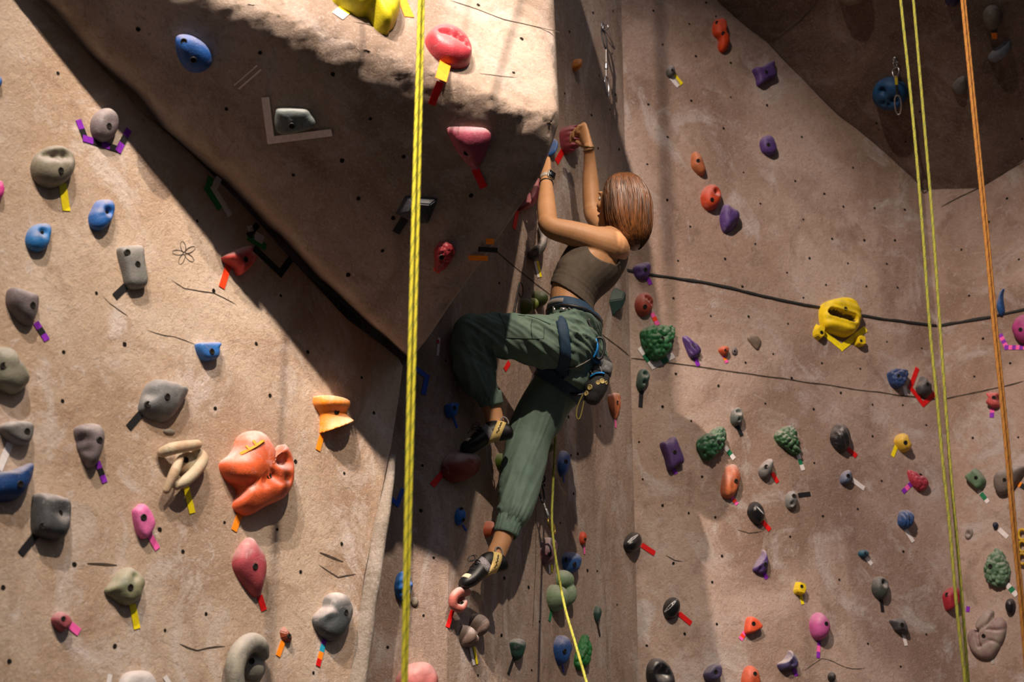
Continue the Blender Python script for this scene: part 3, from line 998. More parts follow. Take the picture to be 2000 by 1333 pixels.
# pale ring-shaped hold at the bottom
def donut():
    pl = PLP
    bm = bmesh.new()
    q = lambda x, y, z: pl.hit(x, y, z)
    tube(bm, [q(462, 1350, 0.03), q(458, 1310, 0.04), q(468, 1275, 0.045), q(490, 1256, 0.045), q(508, 1262, 0.04), q(515, 1280, 0.025)], [0.030, 0.032, 0.034, 0.033, 0.028, 0.02], n=16)
    ellipsoid(bm, q(492, 1300, 0.0), [pl.u * 0.05, pl.v * 0.05, pl.n * 0.03])
    b2 = remesh(bm, 0.004, 5)
    o = obj('climbing_hold', b2, hold_mat((0.36, 0.34, 0.28), 0.5, 0.6, (0.12, 0.12, 0.11)))
    finish_hold(o, 'pale grey ring-shaped hold at the bottom of the panel', GL, pl, q(485, 1300, 0), 0.06, [(492, 1292)], 0.07)
donut()
hold('small pale grey plaster chip above the horned hold', 'L', [(319,842),(330,838),(344,843),(338,848),(324,847)], 0.012, (0.3, 0.27, 0.23), GL, bolts=[], chalk=0.2)

# tapes on the shaded edge of the panel
tape('white L-shaped tape with a green edge on the shaded panel edge', 'L', [([(412, 346), (406, 370), (430, 408)], ['bright_green'], 14), ([(428, 347), (417, 369), (450, 422)], ['white'], 13)])
tape('white and green tape patch crossed by a black strip', 'L', [([(484, 462), (520, 484)], ['bright_green'], 15), ([(484, 448), (494, 446)], ['white'], 12), ([(498, 460), (514, 470)], ['white'], 18), ([(504, 438), (485, 462)], ['black'], 12)])
tape('black U-shaped tape on the shaded panel edge', 'L', [([(496, 484), (548, 534), (568, 506)], ['black'], 14)])

# ---- dark under face of the overhang
hold('blue egg-shaped hold high on the shaded overhang', 'PD', [(341,78),(352,69),(375,72),(400,88),(413,110),(411,130),(392,143),(365,139),(346,112)], 0.045, (0.01, 0.075, 0.30), GO, bolts=[(378, 117), (359, 81)], chalk=0.5, noise_a=0.02)
hold('flat blue-grey stone hold framed by an L of grey tape', 'PD', [(538,220),(545,212),(595,214),(607,224),(617,242),(600,253),(560,263),(541,258),(536,240)], 0.025, (0.14, 0.17, 0.17), GO, prof=(0.35, 0.6), bolts=[(570, 246)], noise_a=0.04, chalk=0.25)
tape('grey L-shaped tape framing the flat stone hold', 'PD', [([(518, 190), (529, 274), (648, 259)], ['pale'], 15)], off=0.004)
tape('upper of two thin pale tape lines on the overhang', 'PD', [([(457, 167), (485, 143), (502, 128)], ['pale'], 2)], off=0.004)
tape('lower of two thin pale tape lines on the overhang', 'PD', [([(466, 174), (510, 136)], ['pale'], 3)], off=0.004)
hold('dusky pink shield-shaped hold on the overhang, bolted at center', 'PD', [(873,253),(900,250),(930,251),(950,254),(960,266),(955,287),(945,312),(931,334),(915,324),(895,302),(882,278)], 0.042, (0.30, 0.05, 0.09), GO, bolts=[(911, 299)], dents=[(905, 303, 10, 0.008)], chalk=0.6, noise_a=0.01)
tape('red tape strip below the dusky pink shield hold', 'PD', [([(928, 330), (945, 367)], ['red'], 15)])
hold('charcoal pyramid hold behind the yellow rope', 'PD', [(769,422),(790,383),(858,389),(838,440),(822,440),(795,430)], 0.036, (0.045, 0.05, 0.06), GO, facets=True, bolts=[], peak=(0.15, -0.2), chalk=0.05, rough=0.8)
tape('black tape strip below the charcoal pyramid hold', 'PD', [([(790, 428), (773, 455)], ['black'], 15)])
hold('red hold covered in pale dots on the overhang', 'PD', [(848,492),(856,478),(870,473),(885,480),(889,496),(880,512),(868,528),(850,530),(849,510)], 0.034, (0.36, 0.02, 0.03), GO, bolts=[(863, 503)], cells=(80, 0.006), chalk=0.35)
tape('dark orange tape strip below the dotted red hold', 'PD', [([(866, 512), (851, 531)], ['scarlet'], 13)])
tape('short orange tape at the right rim of the overhang', 'PD', [([(949, 472), (965, 472)], ['orange'], 11)])
tape('black tape between two orange tapes at the overhang rim', 'PD', [([(934, 487), (972, 489)], ['black'], 10)])
tape('long orange tape lowest at the overhang rim', 'PD', [([(915, 504), (953, 505)], ['orange'], 10)])

# ---- bright upper face
hold('bright yellow wavy hold at the top of the overhang', 'PL', [(650,-20),(662,-2),(690,13),(703,20),(721,21),(738,43),(752,54),(764,56),(768,48),(776,42),(784,20),(782,-4),(770,-25),(700,-40)], 0.085, (0.62, 0.55, 0.01), GO, bolts=[], chalk=0.15, noise_a=0.05, prof=(0.5, 0.8), n=60, dents=[(702, 12, 8, 0.02), (766, 50, 5, 0.02)])
tape('yellow and white tape left of the bright yellow hold', 'PL', [([(682, 12), (659, 31)], ['yellow', 'white'], 16)])
tape('orange tape right of the bright yellow hold', 'PL', [([(784, -4), (800, 33)], ['orange'], 13)])
hold('glossy pink-red lip hold on the bright upper face', 'PL', [(831,72),(838,57),(862,51),(890,60),(914,80),(925,104),(919,121),(896,123),(865,112),(842,93)], 0.065, (0.46, 0.05, 0.07), GO, bolts=[], dents=[(862, 66, 6, 0.02), (875, 70, 6, 0.022), (888, 76, 6, 0.022), (900, 83, 6, 0.022), (911, 91, 5, 0.02)], chalk=0.45, rough=0.35, noise_a=0.005, prof=(0.5, 0.85), n=56)
tape('tape turning from orange to red over the overhang lip', 'PL', [([(871, 118), (861, 156)], ['orange'], 15, 'PL'), ([(860, 160), (843, 205)], ['red'], 15, 'PD')], off=0.006)

# ---- centre wall
hold('small orange knob hold near the top of the corner', 'C2', [(1120,120),(1126,115),(1135,119),(1134,132),(1127,138),(1119,130)], 0.04, (0.62, 0.20, 0.02), GC, chalk=0.2)
hold('dark red ribbed hold gripped by the climber\'s raised hand', 'C2', [(1096,250),(1112,245),(1130,253),(1135,270),(1126,290),(1113,299),(1103,291),(1097,275)], 0.075, (0.26, 0.04, 0.06), GC, ridges=(235, 0.007, 100), chalk=0.25, noise_a=0.0, prof=(0.4, 0.7), n=56)
tape('red tape strip below the dark red ribbed hold', 'C2', [([(1102, 290), (1087, 317)], ['red'], 12)])
hold('dark pink wedge hold behind the overhang, by the watch arm', 'C2', [(1010,406),(1018,392),(1029,366),(1038,338),(1052,325),(1059,338),(1055,380),(1045,400),(1025,408)], 0.06, (0.32, 0.06, 0.08), GC, chalk=0.3)
tape('narrow red tape below the dark pink wedge hold', 'C2', [([(1011, 410), (1004, 447)], ['red'], 11)])
hold('blue hold mostly hidden behind the overhang corner', 'C2', [(1072,300),(1076,283),(1083,272),(1086,288),(1080,302)], 0.04, BLUE, GC, chalk=0.6)
def horn():
    pl = PC2; q = lambda x, y, z: pl.hit(x, y, z)
    bm = bmesh.new()
    tube(bm, [q(1040, 498, 0.0), q(1046, 494, 0.04), q(1058, 482, 0.06), q(1062, 466, 0.05), q(1058, 448, 0.02)], [0.028, 0.026, 0.02, 0.017, 0.02], n=14)
    o = obj('climbing_hold', remesh(bm, 0.004, 4), hold_mat((0.07, 0.065, 0.06), 0.7, 0.6))
    finish_hold(o, 'curved grey horn hold below the climber\'s bent elbow', GC, pl, q(1048, 480, 0), 0.06, [], 0.05)
horn()
tape('white tape edged in yellow below the grey horn hold', 'C2', [([(1049, 510), (1056, 541)], ['yellow'], 9), ([(1045, 511), (1052, 542)], ['white'], 8)])
def lobes(label, wall, blobs, col, group, chalk=0.3, dark=None):
    pl = WALLS[wall]; bm = bmesh.new()
    for (x, y, rx, ry, h) in blobs:
        p = pl.hit(x, y, h * 0.4); a = (pl.hit(x + rx, y, h * 0.4) - p).length; b = (pl.hit(x, y + ry, h * 0.4) - p).length
        if wall == 'C2': a *= 0.6
        ellipsoid(bm, p - pl.n * (h * 0.4), [pl.u * a, pl.v * b, pl.n * h])
    o = obj('climbing_hold', remesh(bm, 0.004, 4), hold_mat(col, chalk, 0.55, dark))
    x, y = blobs[0][:2]
    finish_hold(o, label, group, pl, pl.hit(x, y), 0.05, [], 0.05)
lobes('lime green lobed hold in front of the climber\'s waist', 'C2', [(1030, 600, 11, 19, 0.045), (1042, 594, 9, 13, 0.045)], LIME, GC, 0.35)
lobes('dark olive dome hold behind the lime lobed hold', 'C2', [(1056, 583, 15, 17, 0.06)], (0.035, 0.05, 0.01), GC, 0.2)
hold('small blue hold beside the climber\'s bent knee', 'C2', [(872,790),(882,787),(894,789),(893,800),(889,813),(880,816),(874,806)], 0.03, (0.01, 0.12, 0.45), GC, facets=False, bolts=[(888, 797)], chalk=0.2, prof=(0.4, 0.7))
tape('thin blue tape below the small blue hold by the knee', 'C2', [([(885, 815), (893, 836)], ['blue'], 6)])
hold('large dark red boulder hold under the climber\'s upper foot', 'C2', [(868,905),(880,886),(900,880),(925,885),(941,900),(940,920),(922,936),(897,941),(876,931)], 0.085, (0.20, 0.03, 0.02), GC, chalk=0.75, dents=[(886, 905, 5, 0.012)], noise_a=0.04, bolts=[])
tape('red tape left of the large dark red boulder hold', 'C1', [([(867, 922), (844, 949)], ['red'], 12)])
hold('slim blue oval hold with two bolts, left of the lower leg', 'C2', ell(899, 1009, 10, 18, 4), 0.028, (0.01, 0.13, 0.45), GC, bolts=[(902, 995), (905, 1016)], chalk=0.2)
tape('thin blue tape below the slim two-bolt blue hold', 'C2', [([(904, 1026), (911, 1037)], ['blue'], 5)])
hold('orange-red hold tucked behind the lower trouser cuff', 'C2', [(946,1030),(955,1018),(964,1024),(963,1040),(955,1050),(947,1042)], 0.045, (0.42, 0.08, 0.03), GC, chalk=0.4)
hold('tiny orange-red hold above a thin pink tape', 'C2', ell(1139, 1052, 7, 13), 0.022, (0.55, 0.06, 0.02), GC, bolts=[(1143, 1054)], chalk=0.1)
tape('thin pink tape below the tiny orange-red hold', 'C2', [([(1141, 1067), (1142, 1083)], ['pink'], 5)])
hold('dusty mauve egg hold behind the climbing rope', 'C2', [(1057,1075),(1062,1058),(1072,1050),(1086,1056),(1088,1075),(1081,1096),(1068,1103),(1059,1092)], 0.05, (0.20, 0.10, 0.12), GC, bolts=[(1075, 1083)], chalk=0.6, noise_a=0.01)
tape('white tape edged in yellow below the mauve egg hold', 'C2', [([(1078, 1104), (1078, 1118)], ['yellow'], 6), ([(1073, 1104), (1074, 1121)], ['white'], 7)])
hold('blue rounded hold resting above the sage green hold', 'C2', [(1099,1090),(1108,1079),(1124,1080),(1134,1093),(1131,1109),(1121,1121),(1106,1114)], 0.055, (0.03, 0.10, 0.30), GC, bolts=[(1107, 1094), (1123, 1103)], chalk=0.55)
lobes('sage green two-lobed hold behind the climbing rope', 'C2', [(1092, 1168, 22, 27, 0.075), (1106, 1133, 20, 20, 0.055), (1112, 1160, 14, 26, 0.06)], SAGE, GC, 0.4)
tape('dark green tape below the sage green hold', 'C2', [([(1078, 1192), (1073, 1214)], ['green'], 8)])
hold('blue teardrop hold low on the wall, beside the rope', 'C2', [(1083,1262),(1089,1246),(1100,1241),(1112,1250),(1119,1266),(1110,1286),(1099,1301),(1088,1288)], 0.05, (0.02, 0.08, 0.28), GC, bolts=[(1104, 1273)], chalk=0.6)
tape('thin blue tape below the low blue teardrop hold', 'C2', [([(1099, 1300), (1101, 1315)], ['blue'], 5)])
hold('bright green leafy hold at the bottom behind the rope', 'C2', [(1122,1290),(1131,1262),(1144,1240),(1156,1258),(1152,1285),(1141,1308),(1127,1306)], 0.035, (0.01, 0.15, 0.03), GC, cells=(45, 0.016), chalk=0.1)
hold('slim dark green teardrop hold at lower centre', 'C2', [(1160,1200),(1163,1188),(1169,1183),(1174,1192),(1172,1206),(1166,1216)], 0.025, DGREEN, GC, chalk=0.3)
tape('thin black tape below the slim dark green teardrop', 'C2', [([(1166, 1214), (1172, 1244)], ['black'], 6)])
hold('dark green goblet hold near the bottom centre', 'C2', [(997,1256),(1003,1250),(1015,1248),(1027,1255),(1021,1275),(1013,1291),(1003,1280)], 0.045, DGREEN, GC, dents=[(1010, 1272, 7, 0.012)], chalk=0.7)
tape('black tape below the dark green goblet hold', 'C2', [([(1004, 1285), (993, 1318)], ['black'], 8)])
lobes('brown heart-shaped hold below the lowest climbing shoe', 'C2', [(915, 1243, 15, 22, 0.06), (938, 1222, 18, 24, 0.07), (922, 1250, 17, 16, 0.05)], BROWN, GC, 0.45)
tape('white tape edged in yellow below the brown heart hold', 'C2', [([(926, 1264), (932, 1298)], ['yellow'], 7), ([(919, 1265), (926, 1300)], ['white'], 9)])
def ear():
    pl = PC2; q = lambda x, y, z: pl.hit(x, y, z)
    bm = bmesh.new()
    tube(bm, [q(912, 1157, 0.035), q(897, 1157, 0.05), q(886, 1168, 0.045), q(886, 1184, 0.04), q(900, 1189, 0.05), q(908, 1178, 0.05)], [0.017, 0.019, 0.018, 0.017, 0.016, 0.012], n=12)
    ellipsoid(bm, q(892, 1174, 0.0), [pl.u * 0.03, pl.v * 0.035, pl.n * 0.035])
    o = obj('climbing_hold', remesh(bm, 0.0035, 3), hold_mat((0.45, 0.13, 0.10), 0.7, 0.5))
    finish_hold(o, 'pink ear-shaped hold under the climber\'s lower foot', GC, pl, q(895, 1172, 0), 0.05, [(903, 1180)], 0.05)
ear()
tape('narrow red tape below the pink ear-shaped hold', 'C1', [([(884, 1193), (874, 1226)], ['red'], 9)])
hold('rose pink dome hold cut by the bottom edge beside the rope', 'C1', [(774,1335),(782,1312),(805,1296),(835,1294),(854,1310),(860,1340),(840,1360),(790,1360)], 0.08, ROSE, GC, chalk=0.4)
hold('blue segmented hold half behind the yellow rope', 'C1', [(771,1142),(778,1121),(790,1116),(804,1130),(808,1150),(800,1165),(786,1173),(774,1160)], 0.05, (0.01, 0.14, 0.50), GC, ridges=(210, 0.004, -70), chalk=0.2)
tape('blue hooked tape high beside the yellow rope', 'C1', [([(812, 720), (834, 736), (827, 771)], ['blue'], 10)])
tape('blue tick-shaped tape on the plaster ridge', 'C1', [([(760, 970), (776, 986), (787, 955)], ['blue'], 9)])
hold('round pale plaster knob beside the blue segmented hold', 'C1', ell(810, 1176, 8, 10), 0.012, (0.22, 0.18, 0.13), GC)
hold('translucent orange shield hold right of the chalk bag', 'C2', [(1187,774),(1195,769),(1207,768),(1214,774),(1212,795),(1204,819),(1193,806)], 0.02, (0.45, 0.13, 0.05), GC, bolts=[(1206, 787)], chalk=0.7, ridges=(260, 0.0015, 0))
tape('thin pink tape below the translucent orange hold', 'C2', [([(1202, 820), (1203, 836)], ['pink'], 5)])
hold('dark green pyramid hold right of the climber\'s back', 'C2', [(1190,583),(1203,562),(1217,562),(1217,594),(1201,617)], 0.06, (0.012, 0.04, 0.035), GC, facets=True, peak=(0.2, 0), chalk=0.1)
hold('slim blue leaf hold right of the lower leg', 'C2', [(1090,902),(1094,886),(1102,880),(1112,888),(1115,906),(1109,925),(1100,931),(1092,920)], 0.032, (0.03, 0.10, 0.32), GC, bolts=[(1106, 902)], chalk=0.6)
tape('thin blue tape below the slim blue leaf hold', 'C2', [([(1101, 930), (1102, 943)], ['blue'], 4)])
lobes('dark lime hold seen through the gap between the legs', 'C2', [(984, 902, 15, 17, 0.05)], (0.05, 0.09, 0.005), GC, 0.2)
lobes('olive green hold behind the climber\'s straight knee', 'C2', [(1071, 872, 15, 13, 0.05)], (0.10, 0.12, 0.03), GC, 0.3)
tape('short red tape seen under the climber\'s bent knee', 'C2', [([(995, 708), (986, 723)], ['red'], 10)])
tape('pale narrow tape with a red end left of the bent knee', 'C1', [([(858, 660), (855, 695)], ['white'], 5), ([(855, 664), (857, 672)], ['red'], 5)])

# ---- right wall
hold('bright orange-red curved hold high on the right wall', 'R', [(1392,52),(1397,38),(1414,35),(1420,46),(1418,62),(1427,80),(1423,95),(1411,101),(1404,90),(1405,76),(1394,66)], 0.05, (0.72, 0.07, 0.015), GR, bolts=[(1413, 65), (1401, 44)], chalk=0.3, noise_a=0.02)
hold('purple square hold with flared corners, upper right wall', 'R', [(1469,134),(1485,131),(1511,119),(1513,134),(1517,150),(1500,157),(1481,167),(1476,150)], 0.045, PURPLE, GR, prof=(0.35, 0.6), bolts=[(1497, 141)], chalk=0.35, noise_a=0.01, n=56)
hold('tiny grey ring hold above a white tape', 'R', ell(1310, 139, 9, 11), 0.035, (0.13, 0.13, 0.13), GR, bolts=[(1313, 137)], chalk=0.6)
tape('white tape edged in yellow below the tiny grey ring', 'R', [([(1316, 147), (1331, 165)], ['yellow'], 10), ([(1311, 151), (1326, 168)], ['white'], 12)])
hold('purple oval hold with a flat face, right of the climber\'s head', 'R', [(1484,279),(1489,267),(1504,265),(1514,280),(1518,296),(1506,304),(1490,296)], 0.045, PURPLE, GR, bolts=[(1501, 283)], chalk=0.4, prof=(0.5, 0.8))
hold('brown-orange leaning hold above the round red hold', 'R', [(1350,315),(1353,297),(1365,300),(1377,325),(1379,340),(1368,341),(1353,327)], 0.045, (0.42, 0.13, 0.05), GR, bolts=[(1364, 314)], chalk=0.4)
hold('round red-orange dome hold with a pale oval pocket', 'R', ell(1390, 385, 21, 25), 0.06, (0.52, 0.06, 0.02), GR, dents=[(1399, 376, 6, 0.03)], bolts=[(1391, 390)], chalk=0.5, noise_a=0.0)
hold('purple cone hold touching the round red-orange dome', 'R', [(1407,416),(1414,401),(1430,409),(1448,420),(1446,440),(1432,450),(1416,453),(1408,436)], 0.06, PURPLE, GR, chalk=0.6, dents=[(1440, 438, 7, 0.02)], peak=(-0.1, -0.2))
hold('purple bracket hold at the left end of the black line', 'R', [(1236,526),(1243,516),(1270,513),(1272,530),(1264,544),(1246,543)], 0.045, PURPLE, GR, bolts=[(1261, 527)], chalk=0.5, dents=[(1248, 532, 7, 0.012)])
tape('purple tape below the bracket hold on the black line', 'R', [([(1265, 543), (1271, 556)], ['purple'], 9)])
hold('round brick-red hold with a slanted slot', 'R', ell(1259, 594, 19, 23), 0.055, (0.36, 0.06, 0.04), GR, dents=[(1262, 582, 4, 0.02), (1267, 587, 4, 0.02), (1272, 593, 4, 0.02)], bolts=[(1260, 599)], chalk=0.5, noise_a=0.0)
tape('pink and orange tape below the brick-red slotted hold', 'R', [([(1273, 612), (1285, 635)], ['pink', 'scarlet', 'pink'], 10)])
hold('large green turtle-shell hold over a white and green tape V', 'R', [(1251,646),(1265,638),(1285,636),(1304,637),(1318,640),(1321,655),(1312,685),(1297,700),(1276,702),(1262,686),(1253,666)], 0.08, GREEN, GR, cells=(46, 0.022), bolts=[(1294, 661)], chalk=0.35, n=64)
tape('white and green V-shaped tape below the green turtle-shell hold', 'R', [([(1249, 679), (1275, 715), (1316, 694)], ['white', 'green', 'white', 'white', 'green', 'white'], 12)])
hold('small purple ribbed shell hold, right of the turtle shell', 'R', [(1333,660),(1339,656),(1358,671),(1371,685),(1365,696),(1351,699),(1341,682)], 0.04, PURPLE, GR, ridges=(320, 0.004, 35), chalk=0.45, bolts=[(1354, 677)])
tape('purple tape below the small ribbed shell hold', 'R', [([(1358, 699), (1364, 715)], ['purple'], 9)])
hold('small orange nugget hold beside a grey disc', 'R', [(1403,684),(1411,676),(1423,679),(1423,690),(1413,695)], 0.035, (0.55, 0.09, 0.03), GR, bolts=[(1417, 684)], chalk=0.3)
tape('pink and orange tape below the small orange nugget', 'R', [([(1413, 694), (1420, 709)], ['pink', 'orange', 'pink'], 8)])
hold('tiny flat grey disc beside the orange nugget', 'R', ell(1435, 686, 6, 8), 0.012, (0.16, 0.14, 0.14), GR, bolts=[(1435, 686)], chalk=0.3)
hold('flat tan pebble set in the right wall', 'R', [(1459,660),(1474,654),(1487,665),(1483,682),(1475,681)], 0.015, (0.20, 0.15, 0.11), GR, chalk=0.3)
hold('dark green two-pocket hold above a vertical black tape', 'R', [(1243,746),(1249,724),(1260,720),(1270,730),(1270,742),(1260,757),(1252,764),(1245,757)], 0.05, (0.035, 0.085, 0.07), GR, dents=[(1260, 731, 5, 0.025), (1258, 748, 4, 0.02)], chalk=0.45)
tape('vertical black tape below the two-pocket green hold', 'R', [([(1253, 762), (1251, 796)], ['black'], 9)])

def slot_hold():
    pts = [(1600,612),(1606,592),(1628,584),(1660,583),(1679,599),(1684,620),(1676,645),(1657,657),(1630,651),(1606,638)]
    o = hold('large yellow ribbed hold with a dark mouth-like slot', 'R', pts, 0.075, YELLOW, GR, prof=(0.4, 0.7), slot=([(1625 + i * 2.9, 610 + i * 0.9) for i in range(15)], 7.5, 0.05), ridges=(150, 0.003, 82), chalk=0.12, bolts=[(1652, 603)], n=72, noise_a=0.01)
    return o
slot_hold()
tape('yellow V-shaped tape below the yellow slotted hold', 'R', [([(1592, 637), (1644, 679), (1691, 642)], ['yellow'], 12)])
hold('yellow cube hold on the left arm of the tape V', 'R', [(1588,646),(1597,634),(1612,640),(1609,660),(1601,665),(1589,657)], 0.045, YELLOW, GR, facets=True, ftop=0.82, bolts=[(1605, 650)], chalk=0.1)
hold('yellow cube hold on the right arm of the tape V', 'R', [(1668,660),(1678,655),(1690,660),(1691,676),(1681,678),(1669,673)], 0.045, YELLOW, GR, facets=True, ftop=0.82, bolts=[(1682, 666)], chalk=0.1)
hold('navy blocky rock hold above a short white tape', 'R', [(1733,730),(1742,722),(1765,722),(1773,732),(1767,750),(1755,759),(1741,752)], 0.055, (0.02, 0.05, 0.16), GR, prof=(0.4, 0.7), cells=(45, 0.012), bolts=[(1755, 735)], chalk=0.35)
tape('short white tape below the navy blocky rock hold', 'R', [([(1766, 755), (1771, 773)], ['white'], 9)])
hold('charcoal drop-shaped hold cupped by a red tape', 'R', [(1801,734),(1808,742),(1820,752),(1821,766),(1809,774),(1794,770),(1789,756),(1796,744)], 0.05, (0.05, 0.05, 0.055), GR, bolts=[(1812, 751)], chalk=0.4)
tape('red bent tape cupping the charcoal drop-shaped hold', 'R', [([(1792, 719), (1778, 757), (1803, 790), (1826, 769)], ['red'], 9)])
hold('large two-lobed green berry hold in the middle right', 'R', [(1361,863),(1371,850),(1388,846),(1396,838),(1410,834),(1420,850),(1418,868),(1406,885),(1386,898),(1371,890),(1363,877)], 0.075, (0.03, 0.13, 0.06), GR, cells=(46, 0.022), bolts=[(1405, 863)], chalk=0.4, n=64)
tape('white and green tape below the two-lobed berry hold', 'R', [([(1416, 873), (1434, 897)], ['white', 'green', 'white'], 10)])
hold('grey-green barrel hold with an open top pocket', 'R', [(1427,813),(1432,800),(1443,796),(1452,807),(1450,825),(1440,832),(1429,826)], 0.05, (0.10, 0.12, 0.115), GR, dents=[(1442, 805, 5, 0.025), (1443, 821, 3, 0.015)], chalk=0.7, noise_a=0.0)
tape('black tape below the grey-green barrel hold', 'R', [([(1440, 832), (1449, 852)], ['black'], 9)])
hold('pale-topped green grape-bunch hold', 'R', [(1512,851),(1525,838),(1546,832),(1555,845),(1562,868),(1563,888),(1550,886),(1535,876),(1519,865)], 0.05, (0.05, 0.14, 0.06), GR, cells=(55, 0.020), chalk=0.75, n=60)
tape('white and green tape below the grape-bunch hold', 'R', [([(1558, 887), (1569, 919)], ['white', 'green', 'white'], 9)])
hold('purple cushion block hold with a tape tail', 'R', [(1289,866),(1303,861),(1315,853),(1325,871),(1337,904),(1322,911),(1307,919),(1299,895)], 0.05, (0.075, 0.035, 0.15), GR, prof=(0.35, 0.65), bolts=[(1318, 884)], chalk=0.35, noise_a=0.01)
tape('purple tape below the purple cushion block', 'R', [([(1313, 914), (1321, 926)], ['purple'], 9)])
hold('tall orange-brown capsule hold', 'R', [(1408,956),(1413,928),(1424,910),(1439,908),(1447,930),(1443,955),(1430,973),(1413,970)], 0.055, (0.50, 0.13, 0.05), GR, bolts=[(1438, 940)], chalk=0.6, ridges=(150, 0.0025, 10))
tape('pink tape with an orange patch below the orange capsule', 'R', [([(1429, 971), (1440, 986)], ['pink', 'scarlet', 'pink'], 9)])
hold('pale grey shell hold with a dark underside, red-taped', 'R', [(1481,921),(1489,906),(1508,896),(1511,910),(1504,928),(1490,935)], 0.05, (0.13, 0.13, 0.13), GR, bolts=[(1497, 912)], chalk=0.8, dents=[(1490, 918, 5, 0.008)])
tape('red tape below the pale grey shell hold', 'R', [([(1508, 924), (1519, 943)], ['red'], 9)])
hold('pale grey egg hold with two pockets, black-taped sideways', 'R', ell(1546, 977, 12, 18, 8), 0.045, (0.18, 0.19, 0.19), GR, dents=[(1548, 985, 5, 0.02)], bolts=[(1551, 969)], chalk=0.6)
tape('short sideways black tape right of the grey egg hold', 'R', [([(1559, 968), (1583, 965)], ['black'], 9)])
def glossy(label, pts, streak, bolts=(), wall='R'):
    o = hold(label, wall, pts, 0.05, BLACK, GR, bolts=bolts, chalk=0.12, rough=0.12, noise_a=0.01)
    if streak:
        pl = PR; bm = bmesh.new()
        me = o.data
        tree = bvhtree.BVHTree.FromPolygons([v.co + o.location for v in me.vertices], [tuple(p.vertices) for p in me.polygons])
        (x0, y0), (x1, y1), w = streak
        prev = None
        for i in range(9):
            t = i / 8
            x = x0 + (x1 - x0) * t; y = y0 + (y1 - y0) * t
            L_ = math.hypot(x1 - x0, y1 - y0); nx, ny = -(y1 - y0) / L_, (x1 - x0) / L_
            ww = w * sin(pi * min(0.95, max(0.05, t))) ** 0.5
            pr = []
            for s in (-1, 1):
                r = tree.ray_cast(CAM, ray(x + nx * ww * s, y + ny * ww * s).normalized())
                if r[0] is None: break
                pr.append(bm.verts.new(r[0] + r[1] * 0.0006))
            if len(pr) < 2: prev = None; continue
            if prev: bm.faces.new((prev[0], prev[1], pr[1], pr[0]))
            prev = pr
        obj('pale_streak', bm, M_streak, o)
    return o
M_streak = plain('pale_streak', (0.42, 0.42, 0.44), 0.7, var=0.35, scale=90)  # pale grey strip laid over the black oval holds
glossy('black oval hold right of the orange capsule', [(1460,998),(1467,983),(1478,980),(1490,990),(1496,1010),(1486,1025),(1473,1020),(1464,1010)], ((1478, 990), (1492, 1005), 1.2))
tape('red tape below the black oval by the orange capsule', 'R', [([(1489, 1019), (1504, 1036)], ['red'], 10)])
glossy('glossy black oval hold with a pale streak, leftmost of the blacks', [(1219,1063),(1227,1047),(1244,1040),(1254,1055),(1250,1070),(1236,1080),(1224,1075)], ((1226, 1060), (1246, 1045), 2.6), wall='C2')
tape('red tape right of the leftmost glossy black oval', 'R', [([(1253, 1065), (1279, 1082)], ['red'], 11)])
glossy('glossy black oval hold with a pale streak, lower of two alike', ell(1313, 1188, 17, 22, 20), ((1298, 1196), (1322, 1172), 2.8))
tape('red tape right of the lower glossy black oval', 'R', [([(1326, 1199), (1350, 1219)], ['red'], 11)])
hold('purple fin hold with a pale pointed top', 'R', [(1470,1112),(1478,1097),(1488,1086),(1495,1074),(1501,1090),(1501,1109),(1490,1121),(1476,1118)], 0.045, PURPLE, GR, bolts=[(1495, 1103)], dents=[(1486, 1112, 5, 0.012)], chalk=0.6)
tape('short purple tape below the purple fin hold', 'R', [([(1491, 1118), (1498, 1131)], ['purple'], 9)])
hold('yellow cube hold standing alone, low on the right wall', 'R', [(1550,1154),(1556,1136),(1572,1141),(1575,1152),(1569,1164),(1553,1160)], 0.045, YELLOW, GR, facets=True, ftop=0.82, bolts=[(1566, 1146)], chalk=0.2)
tape('narrow yellow tape below the lone yellow cube', 'R', [([(1564, 1163), (1568, 1181)], ['yellow'], 7)])
hold('red-orange triangular hold with a thick rim', 'R', [(1454,1236),(1460,1207),(1475,1209),(1490,1225),(1476,1234),(1466,1238)], 0.04, (0.72, 0.09, 0.03), GR, prof=(0.3, 0.6), bolts=[(1472, 1219)], chalk=0.2, noise_a=0.01)
tape('pink tape left of the red-orange triangle', 'R', [([(1455, 1236), (1446, 1250)], ['pink', 'scarlet', 'pink'], 10)])
hold('pink egg hold with a long purple and pink tape', 'R', [(1582,1220),(1587,1204),(1600,1196),(1615,1206),(1624,1226),(1616,1245),(1600,1251),(1587,1241)], 0.065, (0.52, 0.10, 0.32), GR, bolts=[(1614, 1219)], chalk=0.5, noise_a=0.0)
tape('purple and pink tape below the pink egg hold', 'R', [([(1600, 1250), (1598, 1286)], ['purple', 'pink', 'purple'], 8)])
hold('glossy black bowl hold with a shiny pale hollow, bottom', 'R', [(1263,1312),(1269,1293),(1286,1285),(1308,1298),(1322,1330),(1316,1350),(1280,1355),(1266,1335)], 0.055, BLACK, GR, rough=0.12, dents=[(1294, 1316, 14, 0.03)], chalk=0.35)
hold('dusky purple block hold at the bottom, right of the bowl', 'R', [(1374,1316),(1389,1300),(1406,1299),(1409,1320),(1396,1331),(1380,1330)], 0.05, (0.06, 0.05, 0.12), GR, prof=(0.35, 0.65), bolts=[(1398, 1313)], chalk=0.35)
hold('orange-red dome hold cut by the bottom edge', 'R', [(1448,1335),(1454,1309),(1467,1300),(1481,1309),(1488,1335),(1480,1350),(1455,1350)], 0.05, (0.50, 0.08, 0.03), GR, bolts=[(1475, 1317)], chalk=0.2)
